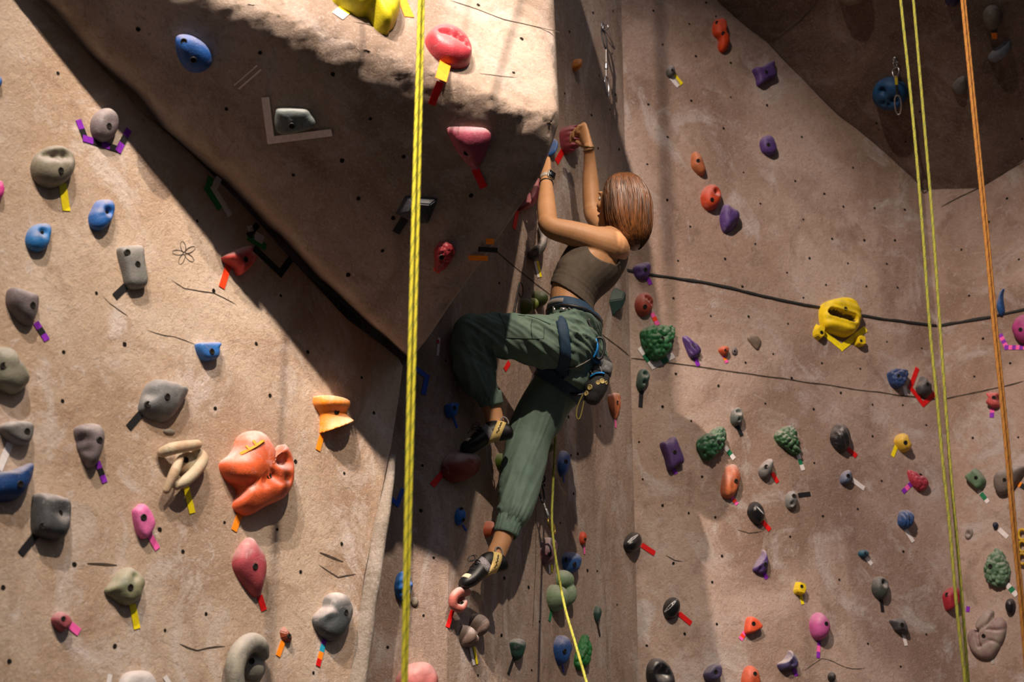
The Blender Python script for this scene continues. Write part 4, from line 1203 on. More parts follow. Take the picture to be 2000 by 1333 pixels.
hold('purple whale-tail hold near the bottom edge', 'R', [(1518,1298),(1530,1290),(1540,1280),(1546,1271),(1560,1290),(1559,1305),(1543,1308),(1526,1311)], 0.05, (0.06, 0.05, 0.14), GR, dents=[(1528, 1284, 6, 0.02), (1547, 1297, 6, 0.015)], chalk=0.8)
tape('purple tape below the whale-tail hold', 'R', [([(1550, 1307), (1556, 1321)], ['purple'], 9)])
hold('tiny black pebble hold at the bottom edge', 'R', ell(1625, 1323, 8, 10), 0.03, BLACK, GR, chalk=0.3)
hold('grey anvil-shaped hold above a white tape', 'R', [(1737,1212),(1747,1209),(1762,1209),(1773,1223),(1776,1240),(1766,1238),(1750,1233),(1744,1224)], 0.045, (0.07, 0.07, 0.075), GR, bolts=[(1762, 1221)], chalk=0.3, dents=[(1750, 1231, 5, 0.015)])
tape('white tape below the grey anvil-shaped hold', 'R', [([(1764, 1237), (1770, 1262)], ['white'], 8)])
hold('dark grey-green bell hold with a round pocket', 'R', [(1703,1151),(1707,1132),(1721,1126),(1737,1137),(1735,1160),(1723,1172),(1710,1165)], 0.05, (0.06, 0.07, 0.065), GR, dents=[(1727, 1140, 6, 0.03)], chalk=0.55, noise_a=0.0)
tape('black tape below the dark bell hold', 'R', [([(1721, 1170), (1724, 1196)], ['black'], 8)])
hold('small teal pebble hold above a white tape', 'R', ell(1687, 1082, 11, 8, 10), 0.03, (0.02, 0.10, 0.16), GR, bolts=[(1690, 1081)], chalk=0.2)
tape('white tape right of the small teal pebble', 'R', [([(1691, 1089), (1703, 1103)], ['white'], 9)])
hold('slate-blue small hold beside a long white tape', 'R', [(1641,938),(1645,925),(1660,918),(1666,933),(1656,946),(1644,945)], 0.04, (0.10, 0.13, 0.22), GR, bolts=[(1657, 930)], chalk=0.6)
tape('white tape right of the slate-blue small hold', 'R', [([(1665, 938), (1688, 955)], ['white'], 10)])
hold('blue stepped spiral hold above a white tape', 'R', [(1754,1015),(1759,999),(1774,997),(1786,1009),(1781,1029),(1770,1034),(1757,1026)], 0.055, (0.02, 0.07, 0.22), GR, ridges=(420, 0.004, 10), bolts=[(1776, 1013)], chalk=0.6)
tape('white tape below the blue stepped spiral hold', 'R', [([(1768, 1034), (1784, 1059)], ['white'], 9)])
hold('red crab-shaped hold with a purple and pink tape', 'R', [(1773,918),(1785,923),(1797,928),(1812,938),(1815,950),(1805,959),(1790,955),(1777,938)], 0.045, (0.42, 0.04, 0.07), GR, cells=(60, 0.007), bolts=[(1798, 929)], chalk=0.4)
tape('purple and pink tape left of the red crab hold', 'R', [([(1781, 944), (1763, 962)], ['purple', 'pink', 'purple'], 9)])
hold('large black dome hold with pale streaks, upper right of berry', 'R', [(1622,858),(1628,834),(1642,826),(1658,840),(1664,865),(1652,883),(1636,879)], 0.06, (0.02, 0.02, 0.022), GR, rough=0.3, ridges=(190, 0.003, 25), chalk=0.55)
tape('red tape below the large black dome hold', 'R', [([(1656, 877), (1673, 892)], ['red'], 10)])
hold('yellow rocky hold with a yellow tape tail', 'R', [(1747,862),(1754,849),(1767,847),(1773,862),(1781,875),(1772,883),(1760,879)], 0.06, (0.75, 0.48, 0.05), GR, bolts=[(1769, 865)], chalk=0.3, noise_a=0.06)
tape('yellow tape left of the yellow rocky hold', 'R', [([(1752, 868), (1743, 892)], ['yellow'], 8)])

# ---- far right wall
hold('salmon red spool hold at the right, behind the orange rope', 'F', [(1926,769),(1940,767),(1953,769),(1950,780),(1953,793),(1940,796),(1925,789),(1931,779)], 0.045, (0.60, 0.10, 0.10), GF, prof=(0.4, 0.7), bolts=[(1941, 777)], chalk=0.4)
tape('pink and purple tape below the salmon red spool', 'F', [([(1938, 797), (1937, 816)], ['pink', 'purple'], 9)])
hold('magenta dome hold at the right frame edge', 'F', [(1974,648),(1980,628),(1995,615),(2015,616),(2025,640),(2010,668),(1988,667)], 0.075, (0.42, 0.05, 0.22), GF, bolts=[(1993, 644)], chalk=0.35)
tape('dashed pink and purple tape below the magenta dome', 'F', [([(1953, 653), (1966, 679), (2005, 679)], ['purple', 'pink', 'purple', 'pink', 'purple', 'pink', 'purple', 'pink', 'purple', 'pink'], 9)])
hold('slim blue and grey horn hold beside the orange rope', 'F', [(1946,602),(1949,585),(1955,568),(1962,562),(1959,580),(1962,608),(1955,618),(1948,613)], 0.04, (0.02, 0.10, 0.32), GF, chalk=0.9)
hold('sage green block hold with a white and green tape', 'F', [(1884,933),(1896,922),(1908,916),(1926,939),(1914,957),(1901,950)], 0.05, (0.10, 0.18, 0.10), GF, prof=(0.35, 0.65), bolts=[(1906, 934)], chalk=0.5)
tape('white and green tape below the sage green block', 'F', [([(1911, 958), (1930, 982)], ['white', 'green', 'green', 'white'], 9)])
hold('grey-brown wing hold behind the orange rope', 'F', [(1938,942),(1943,925),(1965,913),(1998,908),(2006,915),(1986,945),(1971,962),(1952,967),(1941,958)], 0.065, (0.17, 0.14, 0.12), GF, bolts=[(1962, 938)], chalk=0.6)
tape('black tape with an orange end at the right frame edge', 'F', [([(1987, 944), (2008, 957)], ['orange', 'black', 'black'], 10)])
hold('tiny navy knob hold beside a white tape', 'F', ell(1944, 1027, 6, 7), 0.025, (0.012, 0.02, 0.05), GF, chalk=0.1)
tape('white tape right of the tiny navy knob', 'F', [([(1951, 1034), (1968, 1050)], ['white'], 9)])
hold('pale green bubbly pine-cone hold, lower right', 'F', [(1920,1116),(1928,1091),(1940,1076),(1948,1072),(1962,1085),(1973,1113),(1966,1139),(1946,1147),(1928,1138)], 0.06, (0.12, 0.22, 0.13), GF, cells=(44, 0.024), chalk=0.5, bolts=[(1934, 1106)], n=64, dark=(0.01, 0.06, 0.03))
tape('white and green tape below the bubbly pine-cone hold', 'F', [([(1966, 1141), (1986, 1164)], ['white', 'green', 'white'], 11)])
hold('black oval pebble hold at the lower right', 'F', ell(1973, 1185, 11, 16), 0.04, BLACK, GF, rough=0.35, chalk=0.2)
hold('red boxy hold behind the olive double rope', 'R', [(1842,1162),(1850,1153),(1862,1147),(1874,1152),(1873,1180),(1862,1188),(1851,1194),(1845,1182)], 0.05, (0.36, 0.02, 0.035), GF, prof=(0.4, 0.7), bolts=[(1850, 1162)], chalk=0.2)
tape('small purple tape scrap right of the red boxy hold', 'F', [([(1887, 1190), (1894, 1191)], ['purple'], 11)])
def crease(pts, r, d, k=5):
    out = []
    P = resample([V(p) for p in pts], k)
    return [(p.x, p.y, r, d) for p in P]
hold('tulip-shaped mauve and cream hold, lower right corner', 'F', [(1891,1264),(1887,1244),(1895,1229),(1907,1234),(1905,1220),(1915,1203),(1929,1191),(1940,1194),(1941,1208),(1954,1205),(1966,1219),(1963,1244),(1951,1267),(1938,1285),(1919,1288),(1902,1279)], 0.05, (0.30, 0.25, 0.21), GF, prof=(0.5, 0.7),
     dents=crease([(1908,1233),(1910,1248),(1914,1264)], 3.5, 0.012) + crease([(1940,1208),(1928,1222),(1908,1234)], 3.5, 0.012) + crease([(1964,1228),(1948,1232),(1930,1230)], 3, 0.009) + crease([(1914,1264),(1935,1252),(1955,1262)], 3, 0.009, 6),
     ridges=(1, 0, 0), bolts=[(1921, 1243)], chalk=0.3, noise_a=0.02, dark=(0.20, 0.09, 0.11))
def chain():
    pl = PF; bm = bmesh.new()
    for y in (1045, 1068, 1092): torus(bm, pl.hit(1997, y, 0.02), pl.n, 0.026, 0.008, stretch=(pl.u, 0.8))
    o = obj('climbing_hold', bm, hold_mat((0.55, 0.33, 0.01), 0.2, 0.5))
    finish_hold(o, 'yellow looped hold at the right frame edge', GF, pl, pl.hit(1997, 1068), 0.03, [], 0.05)
chain()
tape('brown tape tail below the tulip-shaped hold', 'F', [([(1936, 1283), (1940, 1298)], ['grey'], 7)])
hold('rough plaster pock ring low beside the green rope', 'F', ell(1892, 1043, 8, 12, 20), 0.012, (0.22, 0.18, 0.16), GF, dents=[(1891, 1043, 5, 0.012)])

# ---- upper right overhang
hold('blue disc hold with finger holes under the hanging quickdraw', 'U1', ell(1737, 185, 35, 30), 0.07, (0.01, 0.075, 0.20), GF, dents=[(1724, 176, 8, 0.04), (1747, 193, 8, 0.04), (1727, 197, 4, 0.025), (1737, 200, 3, 0.02)], chalk=0.1, prof=(0.45, 0.75), n=60, noise_a=0.0)
hold('tan dome hold at the top of the upper right overhang', 'U1', [(1632,-12),(1645,6),(1668,10),(1690,-2),(1700,-20),(1660,-35)], 0.08, (0.24, 0.19, 0.12), GF)
tape('black tape with a red end at the upper right', 'U1', [([(1722, -6), (1724, 18)], ['black', 'black', 'red'], 9)])
hold('dark violet hold at the top right edge', 'U2', [(1843,-5),(1850,10),(1866,12),(1876,0),(1870,-15),(1850,-18)], 0.05, (0.03, 0.025, 0.09), GF)
hold('round grey mushroom hold at the upper right', 'U2', ell(1938, 36, 20, 22), 0.07, (0.15, 0.13, 0.11), GF, chalk=0.7)
tape('black tape with an orange end below the mushroom hold', 'U2', [([(1942, 52), (1942, 76)], ['black', 'orange'], 10)])
hold('pale blue-grey banana hold at the upper right', 'U2', [(1928,116),(1934,104),(1948,94),(1960,84),(1971,82),(1975,95),(1962,112),(1942,122)], 0.05, (0.18, 0.21, 0.26), GF, chalk=0.5)
hold('dim grey flipper hold left of the orange rope', 'U2', [(1858,171),(1869,155),(1884,145),(1891,155),(1890,172),(1880,186),(1866,181)], 0.05, (0.16, 0.15, 0.15), GF, chalk=0.6)
tape('short black tape below the grey flipper hold', 'U2', [([(1877, 180), (1877, 193)], ['black'], 9)])

# ---- long black line across the right walls
bl = [(1222, 527), (1300, 541), (1400, 557), (1480, 576), (1570, 595), (1690, 618), (1760, 628), (1829, 636)]
br_ = [(1836, 636), (1880, 629), (1940, 618), (2003, 604)]
def black_line():
    bm = bmesh.new()
    for pl, pts in ((PR, bl), (PF, br_)):
        P = resample([pl.hit(x, y, 0.004) for x, y in pts], 6)
        P = [p + pl.v * (0.004 * noise.noise(p * 11)) for p in P]
        tube(bm, P, [(0.0075 * (1 + 0.35 * noise.noise(p * 17)), 0.003) for p in P], side=pl.v, n=8, k=1, rounded=False)
    o = obj('marker_line', bm, plain('black_line', (0.014, 0.015, 0.015), 0.8, var=0.4, scale=50))
    centre_origin(o)
    tag(o, 'long thin black line sagging across the right walls', 'marker line')
black_line()
# ------------------------------------------------------------------ ropes and quickdraws
def rope_mesh(bm, path, r, twist=190.0, n=12, k=6, dark_every=6, phase=0.0):
    P = resample(path, k)
    rings = []
    s = 0.0; prev = None; up = None
    for i, p in enumerate(P):
        t = (P[min(i + 1, len(P) - 1)] - P[max(i - 1, 0)]).normalized()
        if up is None: up = t.orthogonal().normalized()
        up = (up - t * t.dot(up)).normalized()
        w = t.cross(up)
        if prev is not None: s += (p - prev).length
        prev = p
        rings.append((p, up.copy(), w, s))
    out = []
    for p, u, w, s in rings:
        out.append([p + (u * cos(2 * pi * j / n) + w * sin(2 * pi * j / n)) * (r * (1 + 0.06 * cos(3 * (2 * pi * j / n) - s * twist + phase))) for j in range(n)])
    vs = [[bm.verts.new(q) for q in rr] for rr in out]
    for i in range(len(vs) - 1):
        sh = int(round((rings[i][3] * twist + phase) / (2 * pi) * n / 3 * 1.0))
        for j in range(n):
            a = (j + 1) % n
            f = bm.faces.new((vs[i][j], vs[i][a], vs[i + 1][a], vs[i + 1][j]))
            f.material_index = 1 if (j - sh) % dark_every == 0 else 0
    bm.faces.new(list(reversed(vs[0]))); bm.faces.new(vs[-1])


def rope(label, path, r, mats, group, k=40, **kw):
    path = list(path)
    if group != 'climber\'s rope':                    # up to its anchor above the frame
        path = [path[0] + V((0, 0, 4.2)), path[0] + V((0, 0, 1.6))] + path
    e = path[-1]                                       # and down to the floor below it
    path = path + [V((e.x, e.y, e.z * 0.5)), V((e.x, e.y, 0.012))]
    bm = bmesh.new()
    rope_mesh(bm, path, r, k=k, **kw)
    o = obj('climbing_rope', bm, mats)
    centre_origin(o)
    tag(o, label, 'rope', group)
    return o

M_ry = plain('rope_yellow', (0.62, 0.55, 0.02), 0.75, var=0.15, scale=200, bmp=0.4)
M_ryd = plain('rope_yellow_tracer', (0.14, 0.18, 0.02), 0.8, var=0.2, scale=200)
M_rg = plain('rope_olive', (0.27, 0.26, 0.025), 0.8, var=0.2, scale=200, bmp=0.4)
M_rgd = plain('rope_olive_tracer', (0.10, 0.13, 0.03), 0.8, var=0.2, scale=200)
M_ro = plain('rope_orange', (0.38, 0.16, 0.02), 0.8, var=0.2, scale=200, bmp=0.4)
M_rod = plain('rope_orange_tracer', (0.22, 0.07, 0.01), 0.8, var=0.2, scale=200)
M_rl = plain('rope_lime', (0.36, 0.36, 0.05), 0.75, var=0.15, scale=200, bmp=0.4)

yl = [(827, -150, 0), (823, 0, -3.2), (820, 120, -3.6), (815, 300, -4.2), (806, 640, -4.6), (797, 1000, -3.6), (790, 1333, -2.6), (785, 1520, -2.5)]
rope('bright yellow rope hanging before the overhang, left strand of two', [at(x + d, y, 4.0) for x, y, d in yl], 0.0056, [M_ry, M_ryd], 'yellow double rope', k=60)
rope('bright yellow rope hanging before the overhang, right strand of two', [at(x - d, y, 4.02) for x, y, d in yl], 0.0056, [M_ry, M_ryd], 'yellow double rope', k=60, phase=1.5)
ga = [(1743, -150), (1759, 0), (1783, 230), (1802, 450), (1816, 640), (1831, 790), (1841, 900), (1854, 1020), (1868, 1180), (1885, 1333), (1905, 1500)]
gb = [(1771, -150), (1784, 0), (1805, 240), (1822, 440), (1836, 640), (1844, 750), (1855, 900), (1867, 1035), (1878, 1160), (1891, 1333), (1905, 1500)]
rope('olive yellow rope at the right, left strand of the pair', [at(x, y, 4.95) for x, y in ga], 0.0054, [M_rg, M_rgd], 'olive double rope', k=45)
rope('olive yellow rope at the right, right strand of the pair', [at(x, y, 5.0) for x, y in gb], 0.0054, [M_rg, M_rgd], 'olive double rope', k=45, phase=2)
go = [(1868, -150), (1881, 0), (1905, 245), (1926, 455), (1943, 640), (1955, 755), (1969, 900), (1981, 1040), (1995, 1180), (2008, 1333), (2022, 1500)]
rope('orange rope nearest the right frame edge, left strand', [at(x - 2.2, y, 4.75) for x, y in go], 0.0056, [M_ro, M_rod], 'orange double rope', k=45)
rope('orange rope nearest the right frame edge, right strand', [at(x + 2.8, y, 4.76) for x, y in go], 0.0056, [M_ro, M_rod], 'orange double rope', k=45, phase=2)
rl = [(1086, 742, 6.0), (1085, 838, 6.15), (1080, 950, 6.25), (1078, 1022, 6.22), (1086, 1095, 6.1), (1103, 1185, 5.9), (1122, 1252, 5.7), (1146, 1335, 5.45), (1175, 1440, 5.1)]
rope('lime climbing rope running down from the climber\'s harness', [at(*p) for p in rl], 0.0052, [M_rl, M_ryd], 'climber\'s rope', k=30, dark_every=12)

M_steel = plain('carabiner_steel', (0.42, 0.42, 0.43), 0.25, 0.9, var=0.15, scale=80)
M_blk = plain('gear_black', (0.018, 0.018, 0.02), 0.45, 0.2, var=0.3, scale=60)
M_brass = plain('gear_brass', (0.40, 0.27, 0.06), 0.3, 0.8, var=0.2, scale=60)
M_cable = plain('gear_cable', (0.26, 0.25, 0.24), 0.4, 0.6, var=0.3, scale=120)
M_ygear = plain('sling_yellow', (0.55, 0.45, 0.02), 0.7)
M_rgear = plain('sling_red', (0.6, 0.03, 0.02), 0.7)
M_blue = plain('gear_blue', (0.01, 0.22, 0.62), 0.35, 0.2, var=0.15)


def biner(name, p, q, wdt, r, mat, parent, side):
    """Rounded D ring between p and q, with its gate as a sub-part."""
    c = (p + q) / 2; d = (q - p); h = d.length / 2; d.normalize()
    s = (V(side) - d * d.dot(V(side))).normalized()
    bm = bmesh.new()
    pts = []
    for i in range(24):
        a = 2 * pi * i / 24
        x = wdt * (abs(cos(a)) ** 0.8) * (1 if cos(a) > 0 else -1) * (1 - 0.2 * sin(a))
        y = h * sin(a)
        pts.append(c + s * x + d * y)
    n = s.cross(d)
    rings = []
    for i, pt in enumerate(pts):
        t = (pts[(i + 1) % 24] - pts[i - 1]).normalized()
        u = t.cross(n)
        rings.append([pt + u * (r * cos(2 * pi * j / 8)) + n * (r * sin(2 * pi * j / 8)) for j in range(8)])
    ring_loft(bm, rings, closed=True)
    o = obj(name, bm, mat, parent)
    return o, s, d, c, h


def quickdraw(label, bolt, wall, pts, kind):
    pl = WALLS[wall]
    root = empty('quickdraw', pl.hit(*bolt))
    tag(root, label, 'quickdraw', 'quickdraws on the walls')
    p0 = pl.hit(bolt[0], bolt[1], 0.0)
    bm = bmesh.new()
    box(bm, p0 + pl.n * 0.003, pl.u, pl.v, pl.n, 0.014, 0.02, 0.003)
    torus(bm, p0 + pl.n * 0.02 - pl.v * 0.012, pl.u, 0.016, 0.004, 16, 8)
    bmesh.ops.recalc_face_normals(bm, faces=bm.faces[:])
    obj('hanger', bm, M_steel if kind != 'dark' else M_blk, root)
    Q = [pl.hit(x, y, z) for x, y, z in pts]
    biner('carabiner', Q[0], Q[1], 0.019, 0.0045, M_blk if kind != 'right' else M_steel, root, pl.u)
    bm = bmesh.new()
    if kind == 'right':
        tube(bm, [Q[1], Q[1].lerp(Q[2], 0.4)], [(0.009, 0.004), (0.009, 0.004)], side=pl.u, n=10)
        o = obj('sling', bm, M_ygear, root)
        bm = bmesh.new(); tube(bm, [Q[1].lerp(Q[2], 0.42), Q[2]], [(0.008, 0.004), (0.008, 0.004)], side=pl.u, n=10); obj('sling', bm, M_blk, root)
    else:
        tube(bm, [Q[1], Q[1].lerp(Q[2], 0.5), Q[2]], [0.005, 0.005, 0.005], n=8)
        obj('cable', bm, M_cable, root)
        bm = bmesh.new(); m_ = Q[1].lerp(Q[2], 0.62); d_ = (Q[2] - Q[1]).normalized()
        tube(bm, [m_ - d_ * 0.014, m_ + d_ * 0.014], [0.0085, 0.0085], n=10); obj('swage', bm, M_steel, root)
    o, s, d, c, h = biner('carabiner', Q[2], Q[3], 0.017, 0.0045, M_brass if kind == 'dark' else M_steel, root, pl.u)
    return root
quickdraw('steel cable quickdraw hanging high on the centre wall', (1176, 52), 'C2', [(1177, 58, 0.035), (1184, 96, 0.05), (1184, 150, 0.05), (1187, 189, 0.05)], 'steel')
quickdraw('quickdraw with yellow and black sling before the blue disc', (1748, 118), 'U1', [(1749, 132, 0.05), (1750, 151, 0.09), (1753, 186, 0.12), (1755, 224, 0.13)], 'right')
quickdraw('black quickdraw with brass carabiner clipped to the lime rope', (1051, 932), 'C2', [(1052, 936, 0.03), (1062, 984, 0.07), (1072, 1014, 0.09), (1083, 1042, 0.10)], 'dark')
bm = bmesh.new()
tube(bm, [PC2.hit(1014, 556, 0.02), PC2.hit(1008, 590, 0.035), PC2.hit(1004, 614, 0.035)], [(0.006, 0.003)] * 3, side=PC2.u, n=8)
torus(bm, PC2.hit(1017, 566, 0.02), PC2.n, 0.018, 0.003, stretch=(PC2.v, 1.8))
o = obj('sling', bm, M_blk); centre_origin(o); tag(o, 'black sling hanging left of the lime lobed hold', 'sling')
# ------------------------------------------------------------------ the climber
M_skin = None
def skin_mat():
    m, nt, b = new_mat('skin')
    tc = N(nt, 'ShaderNodeTexCoord')
    f = noise_fac(nt, tc.outputs['Object'], 14, 5, 0.6, 0.3, 0.35, 0.65)
    L(nt, mix(nt, f, (0.50, 0.25, 0.115), (0.57, 0.30, 0.15)), b.inputs['Base Color'])
    b.inputs['Roughness'].default_value = 0.5
    b.inputs['Subsurface Weight'].default_value = 0.12
    b.inputs['Subsurface Radius'].default_value = (0.02, 0.008, 0.004)
    b.inputs['Specular IOR Level'].default_value = 0.35
    L(nt, bump(nt, noise_fac(nt, tc.outputs['Object'], 220, 3, 0.6, 0, 0.3, 0.7), 0.12, 0.001), b.inputs['Normal'])
    return m
M_skin = skin_mat()
M_top = plain('top_taupe', (0.105, 0.082, 0.062), 0.8, var=0.1, scale=40, spec=0.25, bmp=0.15)
M_pants = plain('trouser_green', (0.125, 0.190, 0.152), 0.75, var=0.10, scale=25, spec=0.3, bmp=0.12)
M_cuff = plain('cuff_green', (0.125, 0.190, 0.152), 0.85, var=0.15, scale=80, spec=0.2)
M_seam = plain('stitch_dark', (0.03, 0.055, 0.04), 0.85)
M_navy = plain('harness_navy', (0.010, 0.040, 0.085), 0.7, var=0.2, scale=120, bmp=0.2)
M_web = plain('webbing_grey', (0.22, 0.20, 0.19), 0.75, var=0.15, scale=150, bmp=0.2)
M_rub = plain('shoe_rubber', (0.006, 0.006, 0.007), 0.45, var=0.25, scale=40, spec=0.3)
M_upper = plain('shoe_upper', (0.010, 0.010, 0.011), 0.8, var=0.4, scale=60, spec=0.2)
M_strap = plain('shoe_strap', (0.62, 0.46, 0.16), 0.6, var=0.08, scale=60)
M_mesh = plain('shoe_mesh', (0.16, 0.15, 0.16), 0.8, var=0.9, scale=420)
M_pale = plain('shoe_toe_patch', (0.50, 0.46, 0.32), 0.8, var=0.3, scale=90)
M_brac = plain('bracelet_bronze', (0.12, 0.085, 0.03), 0.45, 0.5)
M_silver = plain('silver', (0.6, 0.58, 0.55), 0.3, 0.8)
M_glass = plain('watch_glass', (0.01, 0.01, 0.012), 0.12)
M_wband = plain('watch_band', (0.42, 0.38, 0.34), 0.6)
M_eye = plain('eye_white', (0.75, 0.72, 0.68), 0.3)

def hair_mat():
    m, nt, b = new_mat('hair_copper')
    tc = N(nt, 'ShaderNodeTexCoord'); mp = N(nt, 'ShaderNodeMapping')
    mp.inputs['Scale'].default_value = (1, 1, 0.06); L(nt, tc.outputs['Object'], mp.inputs['Vector'])
    f = noise_fac(nt, mp.outputs[0], 130, 4, 0.6, 0.2, 0.33, 0.67)
    L(nt, mix(nt, f, (0.022, 0.008, 0.003), (0.17, 0.060, 0.014)), b.inputs['Base Color'])
    b.inputs['Roughness'].default_value = 0.38
    b.inputs['Specular IOR Level'].default_value = 0.5
    return m
M_hair = hair_mat()

LAX = V((-0.25, -0.968, 0))          # towards her left, i.e. towards the viewer
FAX = V((-0.968, 0.25, 0))           # the way she faces
P_ = at
PERSON = empty('person', P_(1122, 665, 5.98))
tag(PERSON, 'woman climber with copper bob hair, taupe crop top and green trousers, reaching up the wall', 'person')


def torso(bm, g=0.0, lo=0, hi=9):
    path = [P_(1130, 712, 5.99), P_(1124, 665, 5.98), P_(1115, 600, 5.97), P_(1126, 557, 5.98), P_(1156, 517, 6.0), P_(1181, 490, 6.03), P_(1198, 465, 6.06), P_(1206, 442, 6.08), P_(1211, 415, 6.09)]
    rad = [(.09, .06), (.150, .098), (.122, .086), (.125, .098), (.135, .118), (.128, .102), (.064, .062), (.046, .048), (.046, .048)]
    tube(bm, path[lo:hi], [(a + g, b + g) for a, b in rad[lo:hi]], side=LAX, n=28, k=4)
    for x, y, Y in ((1117, 523, 5.925), (1130, 521, 6.07)):
        ellipsoid(bm, P_(x, y, Y), [FAX * (.058 + g), LAX * (.058 + g), V((0.15, 0, 1)).normalized() * (.056 + g)])


def hand(bm, W, K, across, d1, d2, d3, thumb):
    """Palm from wrist W to knuckles K, four fingers bending d1 -> d2 -> d3, thumb leaving the side of the palm."""
    across = V(across).normalized()
    ax = (K - W).normalized()
    across = (across - ax * ax.dot(across)).normalized()
    tube(bm, [W - ax * 0.015, W.lerp(K, 0.35), W.lerp(K, 0.7), K], [(0.023, 0.019), (0.031, 0.018), (0.037, 0.016), (0.038, 0.0135)], side=across, n=16, k=3)
    for i, (o, ln) in enumerate(((-0.029, 0.070), (-0.0098, 0.080), (0.0098, 0.075), (0.028, 0.060))):
        b = K + across * o - ax * 0.006
        p1 = b + V(d1).normalized() * ln * 0.46
        p2 = p1 + V(d2).normalized() * ln * 0.31
        p3 = p2 + V(d3).normalized() * ln * 0.25
        tube(bm, [b, b.lerp(p1, 0.55), p1, p2, p3], [0.0098, 0.0085, 0.009, 0.0078, 0.0062], n=10, k=3)
        ellipsoid(bm, b + ax * 0.002, [across * 0.0095, ax * 0.012, ax.cross(across) * 0.0105], 10, 8)
    t0 = W.lerp(K, 0.3) - across * 0.026
    t1 = t0 + (V(thumb).normalized() * 0.6 + ax * 0.5 - across * 0.3).normalized() * 0.036
    t2 = t1 + V(thumb).normalized() * 0.028
    t3 = t2 + (V(thumb).normalized() + ax * 0.2).normalized() * 0.024
    tube(bm, [t0, t1, t2, t3], [0.014, 0.0115, 0.0098, 0.0075], n=10, k=3)


# --- body: one continuous skin
bm = bmesh.new()
torso(bm)
# left arm (nearer), elbow bent, forearm up
LW = P_(1067, 345, 6.07)
tube(bm, [P_(1203, 487, 5.96), P_(1192, 480, 5.925), P_(1160, 470, 5.90), P_(1120, 457, 5.885), P_(1082, 447, 5.88), P_(1069, 436, 5.885)], [.060, .068, .060, .053, .046, .041], n=22, k=4)
tube(bm, [P_(1071, 440, 5.883), P_(1068, 415, 5.925), P_(1067, 392, 5.97), P_(1067, 365, 6.03), LW], [.0405, .041, .0375, .029, .0245], n=22, k=4)
LK = P_(1061, 317, 6.16)
hand(bm, LW, LK, (0.75, -0.6, 0.1), (-0.6, 0.75, 0.25), (-0.75, 0.35, -0.5), (-0.4, -0.1, -0.9), (-0.9, 0.3, 0.1))
# right arm, reaching higher to the ribbed hold
RW = P_(1150, 288, 6.36)
tube(bm, [P_(1196, 484, 6.17), P_(1198, 470, 6.22), P_(1186, 450, 6.32), P_(1162, 424, 6.40), P_(1157, 408, 6.41)], [.05, .052, .048, .044, .042], n=20, k=4)
tube(bm, [P_(1158, 418, 6.41), P_(1155, 385, 6.415), P_(1153, 350, 6.41), P_(1152, 318, 6.39), RW], [.0405, .0405, .036, .028, .0235], n=20, k=4)
RK = P_(1137, 252, 6.40)
hand(bm, RW, RK, (0.45, -0.85, 0.25), (-0.93, 0.25, 0.0), (-0.55, 0.3, -0.8), (-0.05, 0.35, -0.95), (-0.55, 0.55, 0.6))
# head
HC = P_(1209, 396, 6.09)
HF = V((-0.74, 0.64, 0.20)).normalized()
HL = V((0, 0, 1)).cross(HF).normalized() * 1.0
HU = HF.cross(HL).normalized()
if HU.z < 0: HU = -HU
ellipsoid(bm, HC, [HF * .090, HL * .074, HU * .108], 26, 16)
ellipsoid(bm, HC + HF * .036 - HU * .066, [HF * .052, HL * .050, HU * .050], 20, 12)          # jaw
ellipsoid(bm, HC + HF * .072 - HU * .092, [HF * .022, HL * .024, HU * .020], 14, 10)           # chin
tube(bm, [HC + HF * .084 + HU * .020, HC + HF * .100 - HU * .012, HC + HF * .102 - HU * .026], [.008, .011, .013], n=10, k=3)   # nose
for s in (-1, 1):
    ellipsoid(bm, HC + HF * .090 - HU * .058 + HL * (.009 * s), [HF * .008, HL * .015, HU * .008], 12, 8)     # lips
    ellipsoid(bm, HC + HL * (.075 * s) - HU * .008 - HF * .005, [HF * .020, HL * .009, HU * .032], 12, 8)    # ears
    ellipsoid(bm, HC + HF * .078 + HL * (.030 * s) + HU * .036, [HF * .012, HL * .024, HU * .010], 12, 8)    # brows
    ellipsoid(bm, HC + HF * .062 + HL * (.040 * s) - HU * .022, [HF * .022, HL * .022, HU * .022], 12, 8)    # cheeks
# legs (inside the trousers) and ankles
tube(bm, [P_(1112, 668, 5.90), P_(1055, 662, 5.88), P_(985, 655, 5.865), P_(920, 652, 5.85)], [.078, .076, .062, .052], n=20)
tube(bm, [P_(920, 652, 5.85), P_(930, 705, 5.88), P_(944, 755, 5.91), P_(961, 800, 5.935), P_(967, 826, 5.945), P_(972, 845, 5.925)], [.052, .052, .044, .037, .037, .026], n=20)
tube(bm, [P_(1135, 680, 6.05), P_(1080, 775, 6.08), P_(1038, 852, 6.10)], [.08, .074, .055], n=20)
tube(bm, [P_(1038, 852, 6.10), P_(1018, 930, 6.04), P_(1000, 1000, 5.99), P_(980, 1058, 5.965), P_(970, 1082, 5.96), P_(966, 1102, 5.935)], [.053, .054, .044, .0375, .037, .026], n=20)
body_bm = remesh(bm, 0.0042, 7, 0.5)
BODY = obj('body', body_bm, M_skin, PERSON)
for s in (-1, 1):
    bm = bmesh.new()
    ellipsoid(bm, HC + HF * .079 + HL * (.030 * s) + HU * .014, [HF * .011, HL * .012, HU * .011], 14, 10)
    obj('eye', bm, M_eye, PERSON)

